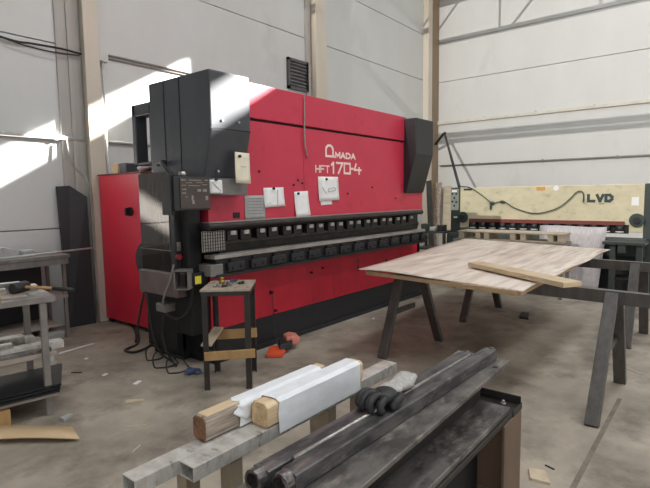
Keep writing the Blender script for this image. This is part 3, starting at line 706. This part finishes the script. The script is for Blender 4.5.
# ------------------------------------------------------------------ foreground: steel section with square tubes on it
t = thing('steel_section', (1.8, .97, .5), 'wide dark steel H-section lying along the right foreground', 'steel beam')
FZ = .72
MB().prism([(.55, .807, FZ - .02), (2.62, .863, FZ - .02), (2.62, 1.15, FZ - .02), (.55, 1.12, FZ - .02)], (0, 0, .02)).build('top_flange', 'mill', t, bevel=.003)
MB().box((.55, .955, .535), (2.45, .975, FZ - .02)).build('web', 'mill_dark', t)
MB().cyl((2.46, .885, FZ - .001), (2.46, .885, FZ + .0006), .014, 14).build('bolt_hole', 'black_flat', t)
MB().box((.55, .80, .51), (2.45, 1.12, .535)).build('bottom_flange', 'mill', t, bevel=.003)
t = thing('steel_pedestal', (2.1, .95, 0), 'brown and black plate pedestal under the steel section', 'pedestal')
MB().box((1.55, .79, .485), (2.585, 1.14, .508)).box((2.577, .79, .508), (2.585, 1.14, .55)).box((2.45, .784, .485), (2.585, .79, .52)).build('top_plate', 'mill_dark', t, bevel=.003)
MB().box((2.33, .785, 0), (2.58, .80, .485)).build('end_leg', 'rustbrown', t, bevel=.003)
MB().box((1.66, .93, 0), (2.36, .95, .485)).build('web_plate', 'black_flat', t)
MB().box((2.57, .80, 0), (2.583, 1.13, .485)).build('end_plate', 'rustbrown', t)
MB().box((1.66, .80, 0), (1.68, 1.13, .485)).build('inner_leg', 'mill_dark', t)
tag(MB().cyl((2.52, .86, .508), (2.52, .86, .522), .014, 6).cyl((2.52, .86, .522), (2.52, .86, .534), .007, 10).build('bolt', 'steel_bright', loc=(2.52, .86, .508)), 'bright bolt lying in the pedestal end of the steel section', 'bolt')
def sqtube(yc, x0, x1, sz, label, slope):
    t = thing('square_tube', ((x0 + x1) / 2, yc, FZ), label, 'steel tube', 'square tubes on the steel section')
    z = FZ + sz / 2
    prof = [(-1.1, -.84), (-.95, -1), (.95, -1), (1.1, -.84), (1.1, .84), (.95, 1), (-.95, 1), (-1.1, .84)]
    MB().prism([(x0, yc + a * sz / 2, z + c * sz / 2) for a, c in prof], (x1 - x0, slope * (x1 - x0), 0)).build('body', 'mill_blue', t)
    # ragged cut ring at the near end
    def ring(xa, xb, ro, ri, mat, nm, jit=.0):
        b = MB(); n = 14; L = []; yr = yc + slope * (xa - x0)
        for xx, r in ((xa, ri), (xa, ro), (xb, ro), (xb, ri)):
            L.append([b.bm.verts.new((xx + random.uniform(-jit, jit), yr + math.cos(2 * math.pi * i / n) * r * (1 + random.uniform(-jit, jit) * 4), z + .004 + math.sin(2 * math.pi * i / n) * r * (1 + random.uniform(-jit, jit) * 4))) for i in range(n)])
        for A, B in zip(L, L[1:] + L[:1]):
            for i in range(n): b.bm.faces.new((A[i], A[(i + 1) % n], B[(i + 1) % n], B[i]))
        return b.build(nm, mat, t)
    ring(x0 - .035, x0 + .004, sz * .56, sz * .40, 'cut_steel', 'end_ring', .003)
    MB().cyl((x0 - .004, yc, z), (x0 - .002, yc, z), sz * .42, 16).build('bore', 'rust', t)
    ring(x1 - .004, x1 + .012, sz * .5, sz * .36, 'cut_steel', 'end_ring', .002)
    return t
sqtube(.990, 1.035, 2.57, .06, 'right-hand square steel tube on the flange, nearer its edge', -.026)
sqtube(1.0685, 1.0, 2.44, .06, 'left-hand square steel tube on the flange beside the wrapped timbers', -.026)
tag(MB().cyl((1.1, 1.0265, FZ + .059), (2.4, .9927, FZ + .059), .0075, 10).build('steel_rod', 'steel_bright', loc=(1.7, 1.01, FZ + .05)), 'thin bright steel rod lying between the two square tubes', 'rod')

# work glove: black coated fingers, grey knitted back and cuff
t = thing('work_glove', (1.62, 1.02, .781), 'black and grey work glove lying on the square tubes', 'glove')
gz = .781
b = MB()
b.blob((1.612, 1.015, gz + .034), (.068, .055, .035), 14)
for (pts, r) in (([(1.62, 1.05, gz + .035), (1.58, 1.075, gz + .05), (1.545, 1.085, gz + .04), (1.535, 1.08, gz + .018)], .0155),
                 ([(1.60, 1.03, gz + .04), (1.555, 1.045, gz + .058), (1.52, 1.05, gz + .042), (1.515, 1.048, gz + .018)], .0165),
                 ([(1.59, 1.005, gz + .04), (1.545, 1.01, gz + .058), (1.51, 1.012, gz + .042), (1.508, 1.008, gz + .018)], .016),
                 ([(1.595, .98, gz + .034), (1.56, .978, gz + .048), (1.53, .978, gz + .034), (1.526, .972, gz + .017)], .015),
                 ([(1.66, .975, gz + .03), (1.64, .955, gz + .04), (1.605, .950, gz + .034), (1.585, .955, gz + .018)], .0165)):
    b.tube(pts, r, 12, 4); b.blob(pts[-1], (r * 1.02,) * 3, 12); b.blob(pts[0], (r,) * 3, 12)
b.build('coated_palm', 'rubber', t)
b = MB()
b.blob((1.675, 1.03, gz + .038), (.06, .046, .027), 14, .003)
g = []
for i in range(9):
    a = i / 8; row = []
    for k in range(17):
        th = 2 * math.pi * k / 16
        w = .036 + .012 * a + .006 * math.sin(a * 11); hh = .022 + .012 * a
        row.append((1.67 + .15 * a + .014 * math.sin(th * 3 + 1) * a * a + .012 * math.sin(th * 5) * (a > .95), 1.03 - .005 * a + math.cos(th) * w, gz + .036 + .006 * a + math.sin(th) * hh * (1 + .22 * a * math.sin(th * 4 + a * 4))))
    g.append(row)
A = [[b.bm.verts.new(p) for p in row[:-1]] for row in g]
for i in range(8):
    for k in range(16): b.bm.faces.new((A[i][k], A[i][(k + 1) % 16], A[i + 1][(k + 1) % 16], A[i + 1][k])).smooth = True
o = b.build('knitted_cuff', 'knit', t); sm = o.modifiers.new('thick', 'SOLIDIFY'); sm.thickness = .002

# ------------------------------------------------------------------ left benches
def loc_rot(o, ang):
    o.rotation_euler = (0, 0, ang); return o
A0 = Vector((1.52, 3.84, 0))
t = thing('work_bench', A0, 'front grey steel bench with shelves at the left edge', 'bench')
def pa(name, mat, *boxes, bevel=.003):
    b = MB()
    for a, c in boxes: b.box(Vector(a) + A0, Vector(c) + A0)
    return b.build(name, mat, t, bevel=bevel)
ZT = .895
pa('bench_top', 'bench', ((-1.6, 0, ZT - .045), (.06, .62, ZT)))
for x, y in ((-.02, .03), (-.02, .58), (-1.5, .03), (-1.5, .58)):
    pa('leg', 'bench', ((x - .022, y - .022, 0), (x + .022, y + .022, ZT - .045)))
pa('shelf', 'bench_wood', ((-1.55, .055, .43), (.06, .6, .465)))
pa('shelf', 'bench_wood', ((-1.55, -.02, .15), (.03, .6, .175)))
t.rotation_euler = (0, 0, math.radians(-9))
RZ = Matrix.Rotation(math.radians(-9), 4, 'Z')
def bw(x, y, z): return A0 + RZ @ Vector((x, y, z))
def bitem(name, mat, prims, label, cat, group=None, bevel=.002):
    b = MB()
    for kind, *a in prims:
        if kind == 'beam': b.beam(bw(*a[0]), bw(*a[1]), a[2], a[3])
        if kind == 'cyl': b.cyl(bw(*a[0]), bw(*a[1]), a[2], 14, a[3] if len(a) > 3 else None)
    p = prims[0][1]
    return tag(b.build(name, mat, loc=bw(*p), bevel=bevel), label, cat, group)
bitem('steel_bar', 'steel_bright', [('beam', (-.6, .40, ZT + .058), (-.09, .38, ZT + .058), .05, .04)], 'bright flat bar topmost in the bar pile on the front bench', 'steel bar', 'bars on the front bench')
bitem('steel_bar', 'galv', [('beam', (-.7, .42, ZT + .0195), (.03, .42, ZT + .0195), .1, .035)], 'grey wide bar under the bright bar on the front bench', 'steel bar', 'bars on the front bench')
bitem('steel_bar', 'steel_bright', [('beam', (-.8, .285, ZT + .032), (-.2, .285, ZT + .032), .06, .04)], 'bright bar nearest the mallet head on the front bench', 'steel bar', 'bars on the front bench')
bitem('steel_bar', 'galv', [('beam', (-.8, .12, ZT + .0215), (-.26, .12, ZT + .0215), .05, .02)], 'thin grey bar by the front edge of the front bench', 'steel bar', 'bars on the front bench')
m = thing('mallet', bw(-.15, .25, ZT), 'black-headed mallet with wooden handle on the front bench', 'mallet')
MB().cyl(bw(-.17, .21, ZT + .053), bw(-.06, .28, ZT + .053), .04, 18).build('head', 'rubber', m, bevel=.006)
MB().tube([bw(-.11, .25, ZT + .055), bw(.02, .14, ZT + .045), bw(.14, .03, ZT + .03)], .012, 10).build('handle', 'oldwood', m)
MB().tube([bw(.07, .094, ZT + .04), bw(.19, -.01, ZT + .025)], .016, 10).build('grip', 'rubber', m)
bitem('broom_stick', 'oldwood', [('cyl', (-.75, .04, ZT + .022), (-.27, .05, ZT + .022), .022, .018)], 'round wooden stick along the front edge of the front bench', 'stick')
bitem('flat_board', 'bench_wood', [('beam', (-.9, .18, ZT + .006), (-.1, .18, ZT + .006), .2, .010)], 'thin pale board under the bars on the front bench', 'board')
for i, (y, z, w, h, x1, mt, lab) in enumerate(((.17, .4925, .10, .055, .13, 'galv', 'grey steel channel at the front of the bench middle shelf'), (.33, .515, .1, .10, -.10, 'steel_bright', 'tall bright channel behind on the bench middle shelf'),
                                     (.09, .48, .04, .03, .03, 'mill', 'dark flat bar at the very front of the bench middle shelf'), (.48, .4875, .1, .045, .0, 'galv', 'rearmost grey channel on the bench middle shelf'))):
    bitem('steel_channel', mt, [('beam', (-1.4, y, z), (x1, y, z), w, h)], lab, 'steel bar', 'stock on the bench middle shelf')
bitem('steel_offcut', 'steel_bright', [('beam', (-.42, .18, .536), (-.2, .19, .536), .07, .03)], 'bright short offcut lying on the channels of the bench shelf', 'offcut')
for i in range(3):
    z = .178 + i * .018
    b = MB().prism([bw(-1.5, -.04 + i * .02, z), bw(.04 + .012 * i, -.04 + i * .02, z), bw(.16 + .02 * i, .5, z), bw(-1.5, .5, z)], (0, 0, .014))
    tag(b.build('black_plate', 'sheet_black', loc=bw(-.5, .2, z)), ('bottom black steel sheet on the bench lower shelf', 'middle black steel sheet on the bench lower shelf', 'topmost black steel sheet on the bench lower shelf')[i], 'steel sheet', 'black sheets on the bench lower shelf')
bitem('wood_block', 'oldwood', [('beam', (-.6, .0, .07), (-.28, .0, .07), .1, .14)], 'wooden block on the floor under the front bench', 'wood block')
bitem('bottle', 'galv', [('cyl', (.14, .62, 0), (.14, .62, .22), .05), ('cyl', (.14, .62, .22), (.14, .62, .30), .035)], 'dusty grey bottle on the floor behind the front bench leg', 'bottle')
# rear bench along the wall
t = thing('work_bench', (1.6, 6.1, 0), 'rear grey bench standing against the left wall', 'bench')
MB().box((.1, 5.88, .93), (2.62, 6.42, .97)).build('bench_top', 'bench', t, bevel=.003)
MB().box((.1, 5.89, .86), (2.6, 5.93, .93)).build('apron', 'bench', t)
for x, y in ((2.56, 5.93), (2.56, 6.38), (1.75, 6.38), (.3, 5.93), (.3, 6.38)): MB().box((x - .018, y - .018, 0), (x + .018, y + .018, .93)).build('leg', 'bench', t, bevel=.003)
MB().box((.2, 5.9, .47), (2.58, 6.4, .50)).build('shelf', 'bench_wood', t)
MB().box((.15, 6.40, .02), (2.5, 6.43, .9)).build('back_panel', 'board_dark', t)
MB().box((.2, 5.95, .14), (2.5, 6.38, .17)).build('shelf', 'bench_wood', t)
t2 = thing('angle_grinder_guard', (2.0, 6.15, .97), 'pale curved cover lying on the rear bench', 'cover')
b = MB(); pts = [(1.86, .97)] + [(2.0 + .16 * math.cos(a), .97 + .12 * math.sin(a)) for a in [math.pi - math.pi * i / 10 for i in range(11)]]
b.prism([(x, 6.05, z) for x, z in pts[1:]], (0, .16, 0)); b.build('shell', 'galv_sheet', t2, bevel=.006)
tag(MB().box((2.2, 6.1, .97), (2.34, 6.22, 1.04)).build('small_box', 'grey_sheet', loc=(2.25, 6.15, .97), bevel=.02), 'small pale box right of the cover on the rear bench', 'box')
tag(MB().box((1.3, 6.0, .97), (1.72, 6.2, .985)).box((1.4, 6.03, .985), (1.62, 6.17, 1.0)).build('flat_plates', 'grey_sheet', loc=(1.5, 6.1, .97)), 'flat pale plates lying left of the cover on the rear bench', 'plate')
tag(MB().cyl((1.9, 5.95, .985), (3.05, 6.2, .985), .010, 10).build('thin_rod', 'conduit', loc=(2.4, 6.05, .985)), 'thin rod sticking out past the rear bench end', 'rod')
tag(MB().box((2.3, 5.9, 0), (2.52, 6.1, .09)).build('floor_box', 'grey_sheet', loc=(2.4, 6.0, 0), bevel=.02), 'low pale box on the floor under the rear bench', 'box')
# things lying on the floor, left
g = []
for i in range(11):
    a = i / 10
    p0 = Vector((1.44, 3.26, 0)).lerp(Vector((.6, 4.22, 0)), a); p1 = Vector((1.49, 3.48, 0)).lerp(Vector((.72, 4.38, 0)), a)
    z = .007 + .035 * math.sin(math.pi * min(1, a * 1.4)) + .02 * (1 - a) ** 3
    g.append([(p0.x, p0.y, z), ((p0.x + p1.x) / 2, (p0.y + p1.y) / 2, z), (p1.x, p1.y, z)])
tag(MB().sheet(g, (0, 0, -.006)).build('hardboard_strip', 'card', loc=(1.2, 3.7, 0)), 'curling tan hardboard strip on the floor below the front bench', 'board')
def scrap(x, y, l, w, an, mat, label, hgt=.006, cat='scrap'):
    d = Vector((math.cos(an), math.sin(an), 0)); s = Vector((-d.y, d.x, 0)); c = Vector((x, y, .0005))
    pts = [c - d * l / 2 - s * w / 2, c + d * l / 2 - s * w * .3, c + d * l * .46 + s * w / 2, c - d * l * .4 + s * w * .42]
    return tag(MB().prism(pts, (0, 0, hgt)).build('floor_scrap', mat, loc=c), label, cat, 'scraps on the floor')
scrap(2.40, 5.38, .42, .05, .1, 'paper', 'long white strip on the floor below the rear bench')
scrap(2.02, 3.58, .15, .05, -.75, 'offcut', 'large pale splinter on the floor left of the tool stand', .012)
scrap(1.80, 3.17, .16, .008, -.6, 'offcut', 'thin pale sliver nearest the galvanised trestle')
scrap(1.62, 2.88, .1, .008, .5, 'offcut', 'short thin sliver left of the trestle end')
scrap(2.25, 3.93, .09, .045, .4, 'paper', 'bent white scrap between the bench and tool stand')
scrap(2.18, 4.35, .06, .04, .2, 'paper', 'small white chip in the middle of the left floor')
scrap(2.30, 4.95, .04, .035, .2, 'paper', 'tiny white chip in front of the power lead')
scrap(2.05, 4.62, .1, .02, -1.0, 'mill_dark', 'dark twig-like scrap on the floor before the red cabinet')
scrap(1.55, 3.7, .09, .06, .3, 'grey_sheet', 'pale crumb beside the front bench leg', .02)
scrap(2.84, .76, .13, .11, .3, 'offcut', 'square pale wood offcut beside the brown pedestal', .014)
scrap(2.98, .74, .06, .01, 1.2, 'mill_dark', 'dark nail-like sliver right of the square wood offcut')
scrap(2.95, 1.05, .03, .02, .3, 'paper', 'white crumb on the floor behind the brown pedestal')
scrap(5.1, .6, .22, .012, .9, 'galv', 'bright curled strip on the floor between the sawhorses right side')
scrap(6.6, 2.0, .35, .12, .2, 'mill_dark', 'dark rag-like scrap on the floor under the wooden sheet', .02)
scrap(5.35, 4.02 - .5, .05, .03, .2, 'paper', 'white crumb in front of the black press base')

# ------------------------------------------------------------------ cream shearing machine
S = thing('shearing_machine', (9.6, 2.6, 0), 'cream and dark green guillotine shear lettered LVD', 'shearing machine')
bm_ = MB().box((9.2, 1.03, .95), (9.36, 4.05, 1.715)).build('blade_beam', 'cream', S, bevel=.008)
MB().box((9.22, .8, 0), (10.2, 1.03, 1.72)).build('side_frame', 'green', S, bevel=.008)
MB().box((9.22, 4.05, 0), (10.2, 4.25, 1.72)).build('side_frame', 'green', S, bevel=.008)
cp = MB().box((9.16, 4.07, 1.28), (9.22, 4.23, 1.69)).build('control_face', 'green_light', S, bevel=.006)
for y, z in ((4.19, 1.6), (4.11, 1.6), (4.15, 1.52), (4.19, 1.45), (4.11, 1.44), (4.15, 1.37)): MB().cyl((9.15, y, z), (9.16, y, z), .02, 12).build('button', 'black', cp)
MB().box((9.15, 4.1, 1.63), (9.161, 4.2, 1.67)).build('label_strip', 'paper', cp)
MB().box((9.205, 4.11, 1.13), (9.221, 4.18, 1.16)).build('label_plate', 'paper', S)
for y in (3.985, 1.115):
    k = MB().cyl((9.2, y, 1.15), (9.16, y, 1.15), .105, 28).build('hand_wheel', 'green', S, bevel=.01)
    MB().cyl((9.165, y, 1.15), (9.13, y, 1.15), .05, 20).build('hub', 'black', k)
MB().box((9.14, 1.28, 1.065), (9.2, 3.84, 1.125)).build('finger_guard', 'darkred', S)
MB().box((9.19, 1.22, .93), (9.2, 3.86, 1.07)).build('throat', 'black_flat', S)
k0 = None
for i in range(14):
    y = 1.34 + i * .187
    if k0 is None:
        k0 = MB().cyl((9.15, y, .95), (9.15, y, 1.06), .052, 14).build('hold_down', 'black', S)
        MB_l = MB().cyl((9.15, y, .945), (9.15, y, .97), .06, 14).build('foot_pad', 'galv', k0)
    else:
        c = copy_part(k0, (0, i * .187, 0), S); copy_part(MB_l, (0, 0, 0), c)
MB().box((8.75, .95, .82), (9.2, 4.1, .87)).build('table', 'green', S, bevel=.006)
MB().box((8.72, .95, .62), (8.76, 4.1, .85)).build('table_front', 'green', S, bevel=.004)
MB().box((9.0, 1.03, 0), (9.2, 4.05, .82)).build('front_plate', 'black', S)
for y in (1.2, 3.9):
    MB().box((8.42 if y < 1.5 else 8.66, y - .05, .7), (8.76, y + .05, .82)).build('table_arm', 'green', S, bevel=.004)
for y in (.98, 1.32): MB().box((8.45, y - .04, 0), (8.53, y + .04, .85)).build('support_leg', 'green', S, bevel=.004)
MB().box((8.4, .9, .82), (8.76, 1.45, .86)).build('support_plate', 'green', S, bevel=.004)
for z in (.3, .5): MB().box((8.46, .98, z), (8.8, 1.32, z + .025)).build('bracket_shelf', 'black', S)
b = MB().tube([(9.17, 4.06, 1.74), (9.17, 3.84, 1.71), (9.17, 3.6, 1.56), (9.17, 3.42, 1.425), (9.17, 3.28, 1.445), (9.17, 3.2, 1.455), (9.17, 3.0, 1.33), (9.17, 2.69, 1.24), (9.17, 2.45, 1.27), (9.17, 2.25, 1.35), (9.17, 2.1, 1.48), (9.17, 1.99, 1.60), (9.17, 1.92, 1.61), (9.17, 1.885, 1.56), (9.17, 1.885, 1.43)], .009, 8)
b.build('cable', 'letter_dark', bm_)
MB().blob((9.17, 3.41, 1.42), (.02, .05, .03), 8).blob((9.17, 3.44, 1.36), (.015, .02, .07), 8).build('cable_tie', 'letter_dark', bm_); MB().blob((9.17, 3.22, 1.44), (.02, .05, .025), 8).build('cable_tie', 'letter_dark', bm_)
lv = {'L': [[(0, 1), (0, 0), (1, 0)]], 'V': [[(0, 1), (.5, 0), (1, 1)]], 'D': [[(0, 0), (0, 1), (.65, 1), (1, .7), (1, .3), (.65, 0), (0, 0)]]}
b = MB(); yy = 1.815
for ch in 'LVD':
    strokes(b, [[(px * .085, pz * .095) for px, pz in pl] for pl in lv[ch]], (9.2, yy, 1.45), (0, -1, 0), (0, 0, 1), (-1, 0, 0), .044, .004); yy -= .128
b.build('maker_lettering', 'letter_dark', bm_)
MB().box((9.195, 1.58, 1.40), (9.2, 1.66, 1.41)).build('small_print', 'letter_dark', bm_)
MB().box((9.195, 2.5, 1.64), (9.2, 2.64, 1.70)).build('orange_label', 'orange_label', bm_)
MB().box((9.195, 1.1, 1.375), (9.2, 1.2, 1.51)).build('white_label', 'paper', bm_)
MB().box((9.195, 3.82, 1.66), (9.2, 3.98, 1.69)).build('rating_plate', 'black', bm_)
b = MB().cyl((9.195, 2.32, 1.67), (9.2, 2.32, 1.67), .045, 16); b.build('round_label', 'paper', bm_)
t = thing('cable_arm', (12.9, 6.3, 3.0), 'thin black cable arm slanting from the corner down to the shear', 'cable arm')
MB().tube([(12.72, 6.33, 2.95), (12.5, 6.0, 3.17), (12.42, 5.9, 3.18)], .035, 8).build('bracket', 'black', t)
MB().cyl((12.45, 5.93, 3.17), (9.35, 4.14, 1.74), .03, 10).build('arm', 'black', t)

# pallet on a low steel table in front of the shear
t = thing('low_table', (8.1, 2.7, 0), 'low grey steel table under the pallet before the shear', 'table')
MB().box((7.9, 1.86, .80), (8.36, 3.6, .85)).build('table_top', 'bench', t, bevel=.004)
for x, y in ((7.94, 1.9), (8.32, 1.9), (7.94, 3.56), (8.32, 3.56)): MB().box((x - .025, y - .025, 0), (x + .025, y + .025, .80)).build('leg', 'bench', t)
t = thing('wooden_pallet', (8.1, 2.7, .85), 'long pale wooden pallet lying in front of the cream shear', 'pallet')
for i in range(4): MB().box((7.92 + i * .11, 1.87, .965), (7.92 + i * .11 + .095, 3.52, .985)).build('deck_board', 'palletwood', t, bevel=.002)
for y in (1.88, 2.02, 2.42, 2.58, 3.0, 3.14, 3.43): MB().box((7.93, y, .865), (8.34, y + .08, .965)).build('block', 'palletwood', t, bevel=.002)
for x in (7.94, 8.24): MB().box((x, 1.87, .85), (x + .1, 3.52, .865)).build('bottom_board', 'palletwood', t)
g = [[(8.46 + .22 * a, 2.42 - .98 * c + .06 * (1 - a) * c, .06 + a * 1.0 + .006 * math.sin(c * 6)) for c in [k / 8 for k in range(9)]] for a in [i / 8 for i in range(9)]]
t = thing('galvanised_sheet', (8.5, 1.9, 0), 'bright galvanised sheet leaning against the shear table', 'metal sheet')
MB().sheet(g, (.003, 0, 0)).build('sheet', 'galv_sheet', t)
MB().box((8.45, 1.55, 0), (8.53, 2.35, .06)).build('foot_block', 'palletwood', t)
tag(MB().tube([(9.0, 1.62, .87), (9.0, 1.62, .9)], .05, 10, 1).build('white_cap', 'paper', loc=(9.0, 1.62, .87)), 'white round cap on the shear table at the right', 'cap')

# leaning boards in the corner behind the press
def lean(p0, p1, w, th, mat, label, nm='leaning_plank'):
    b = MB().beam(p0, p1, th, w, up=(0, 1, 0)); tag(b.build(nm, mat, loc=p0), label, 'plank', 'planks leaning in the corner')
lean((12.0, 5.65, .012), (12.85, 6.02, 1.8), .22, .03, 'palletwood', 'pale plank leaning nearest the shear in the far corner')
lean((11.9, 5.92, .012), (12.72, 6.22, 1.9), .16, .03, 'pine_grey', 'grey plank leaning in the far corner, second from the shear')
lean((11.7, 5.9, .012), (12.2, 6.26, 1.95), .14, .04, 'mill_dark', 'darkest plank leaning beside the corner column')
t = thing('low_rack', (9.6, 5.0, 0), 'low dark green rack of bits beside the shear end', 'rack')
for z in (.45, .8): MB().box((9.4, 4.45, z), (9.9, 5.15, z + .04)).build('shelf', 'green', t)
for x, y in ((9.42, 4.48), (9.88, 4.48), (9.42, 5.12), (9.88, 5.12)): MB().box((x - .025, y - .025, 0), (x + .025, y + .025, .8)).build('leg', 'green', t)
for i, (y, h2, mt) in enumerate(((4.55, .12, 'black'), (4.72, .08, 'galv'), (4.92, .14, 'green'))):
    tag(MB().box((9.5, y, .84), (9.7, y + .13, .84 + h2)).build('rack_box', mt, loc=(9.6, y, .84), bevel=.01), ('black box on the green rack nearest the shear', 'grey box in the middle of the green rack', 'green box on the rack nearest the press')[i], 'box', 'boxes on the green rack')

# ------------------------------------------------------------------ light
def area(name, loc, rot, sx, sy, e, col=(1, 1, 1)):
    l = bpy.data.lights.new(name, 'AREA'); l.shape = 'RECTANGLE'; l.size = sx; l.size_y = sy; l.energy = e; l.color = col
    o = bpy.data.objects.new(name, l); COL.objects.link(o); o.location = loc; o.rotation_euler = rot; return o
sun = bpy.data.lights.new('sun', 'SUN'); sun.energy = 60; sun.angle = math.radians(.6); sun.color = (1, .97, .92)
so = bpy.data.objects.new('sun', sun); COL.objects.link(so)
so.rotation_euler = Vector((-1, .5, -.585)).to_track_quat('-Z', 'Y').to_euler(); so.location = (20, -3, 14)
area('roof_fill_a', (4.5, -.3, CEIL - .05), (0, 0, 0), 14, 1.6, 500, (.95, .98, 1))  # soft panel added under the closed ceiling for overhead daylight
area('roof_fill_b', (3.5, -4.5, CEIL - .05), (0, 0, 0), 14, 1.6, 390, (.95, .98, 1))  # second added overhead fill; the ceiling has no opening here
area('front_wall_fill', (6.5, Y0 + .05, 2.6), (math.pi / 2, 0, 0), 9, 4.4, 135, (1, .98, .95))  # panel added for frontal fill; the wall behind it is solid
area('rear_wall_fill', (X0 + .05, -2.5, 2.6), (0, -math.pi / 2, 0), 4.5, 5, 130, (.93, .97, 1))  # cool fill panel added in front of the solid rear wall
sp = bpy.data.lights.new('right_wall_fill_spot', 'SPOT'); sp.energy = 6000; sp.shadow_soft_size = .028; sp.spot_size = math.radians(44); sp.spot_blend = .5; sp.color = (1, .96, .9)  # spot added to brighten the right wall and throw the overhead steel's shadows
o = bpy.data.objects.new('right_wall_fill_spot', sp); COL.objects.link(o); o.location = (-3, 4.6, 9.3)
o.rotation_euler = (Vector((13, 1.8, 4.2)) - o.location).to_track_quat('-Z', 'Y').to_euler()
w = bpy.data.worlds.new('sky'); scene.world = w; w.use_nodes = True
bg = w.node_tree.nodes['Background']; bg.inputs['Color'].default_value = (.75, .86, 1, 1); bg.inputs['Strength'].default_value = 1.0

vs = scene.view_settings
vs.view_transform = 'Standard'; vs.look = 'None'; vs.gamma = 1; vs.exposure = 0; vs.use_curve_mapping = False
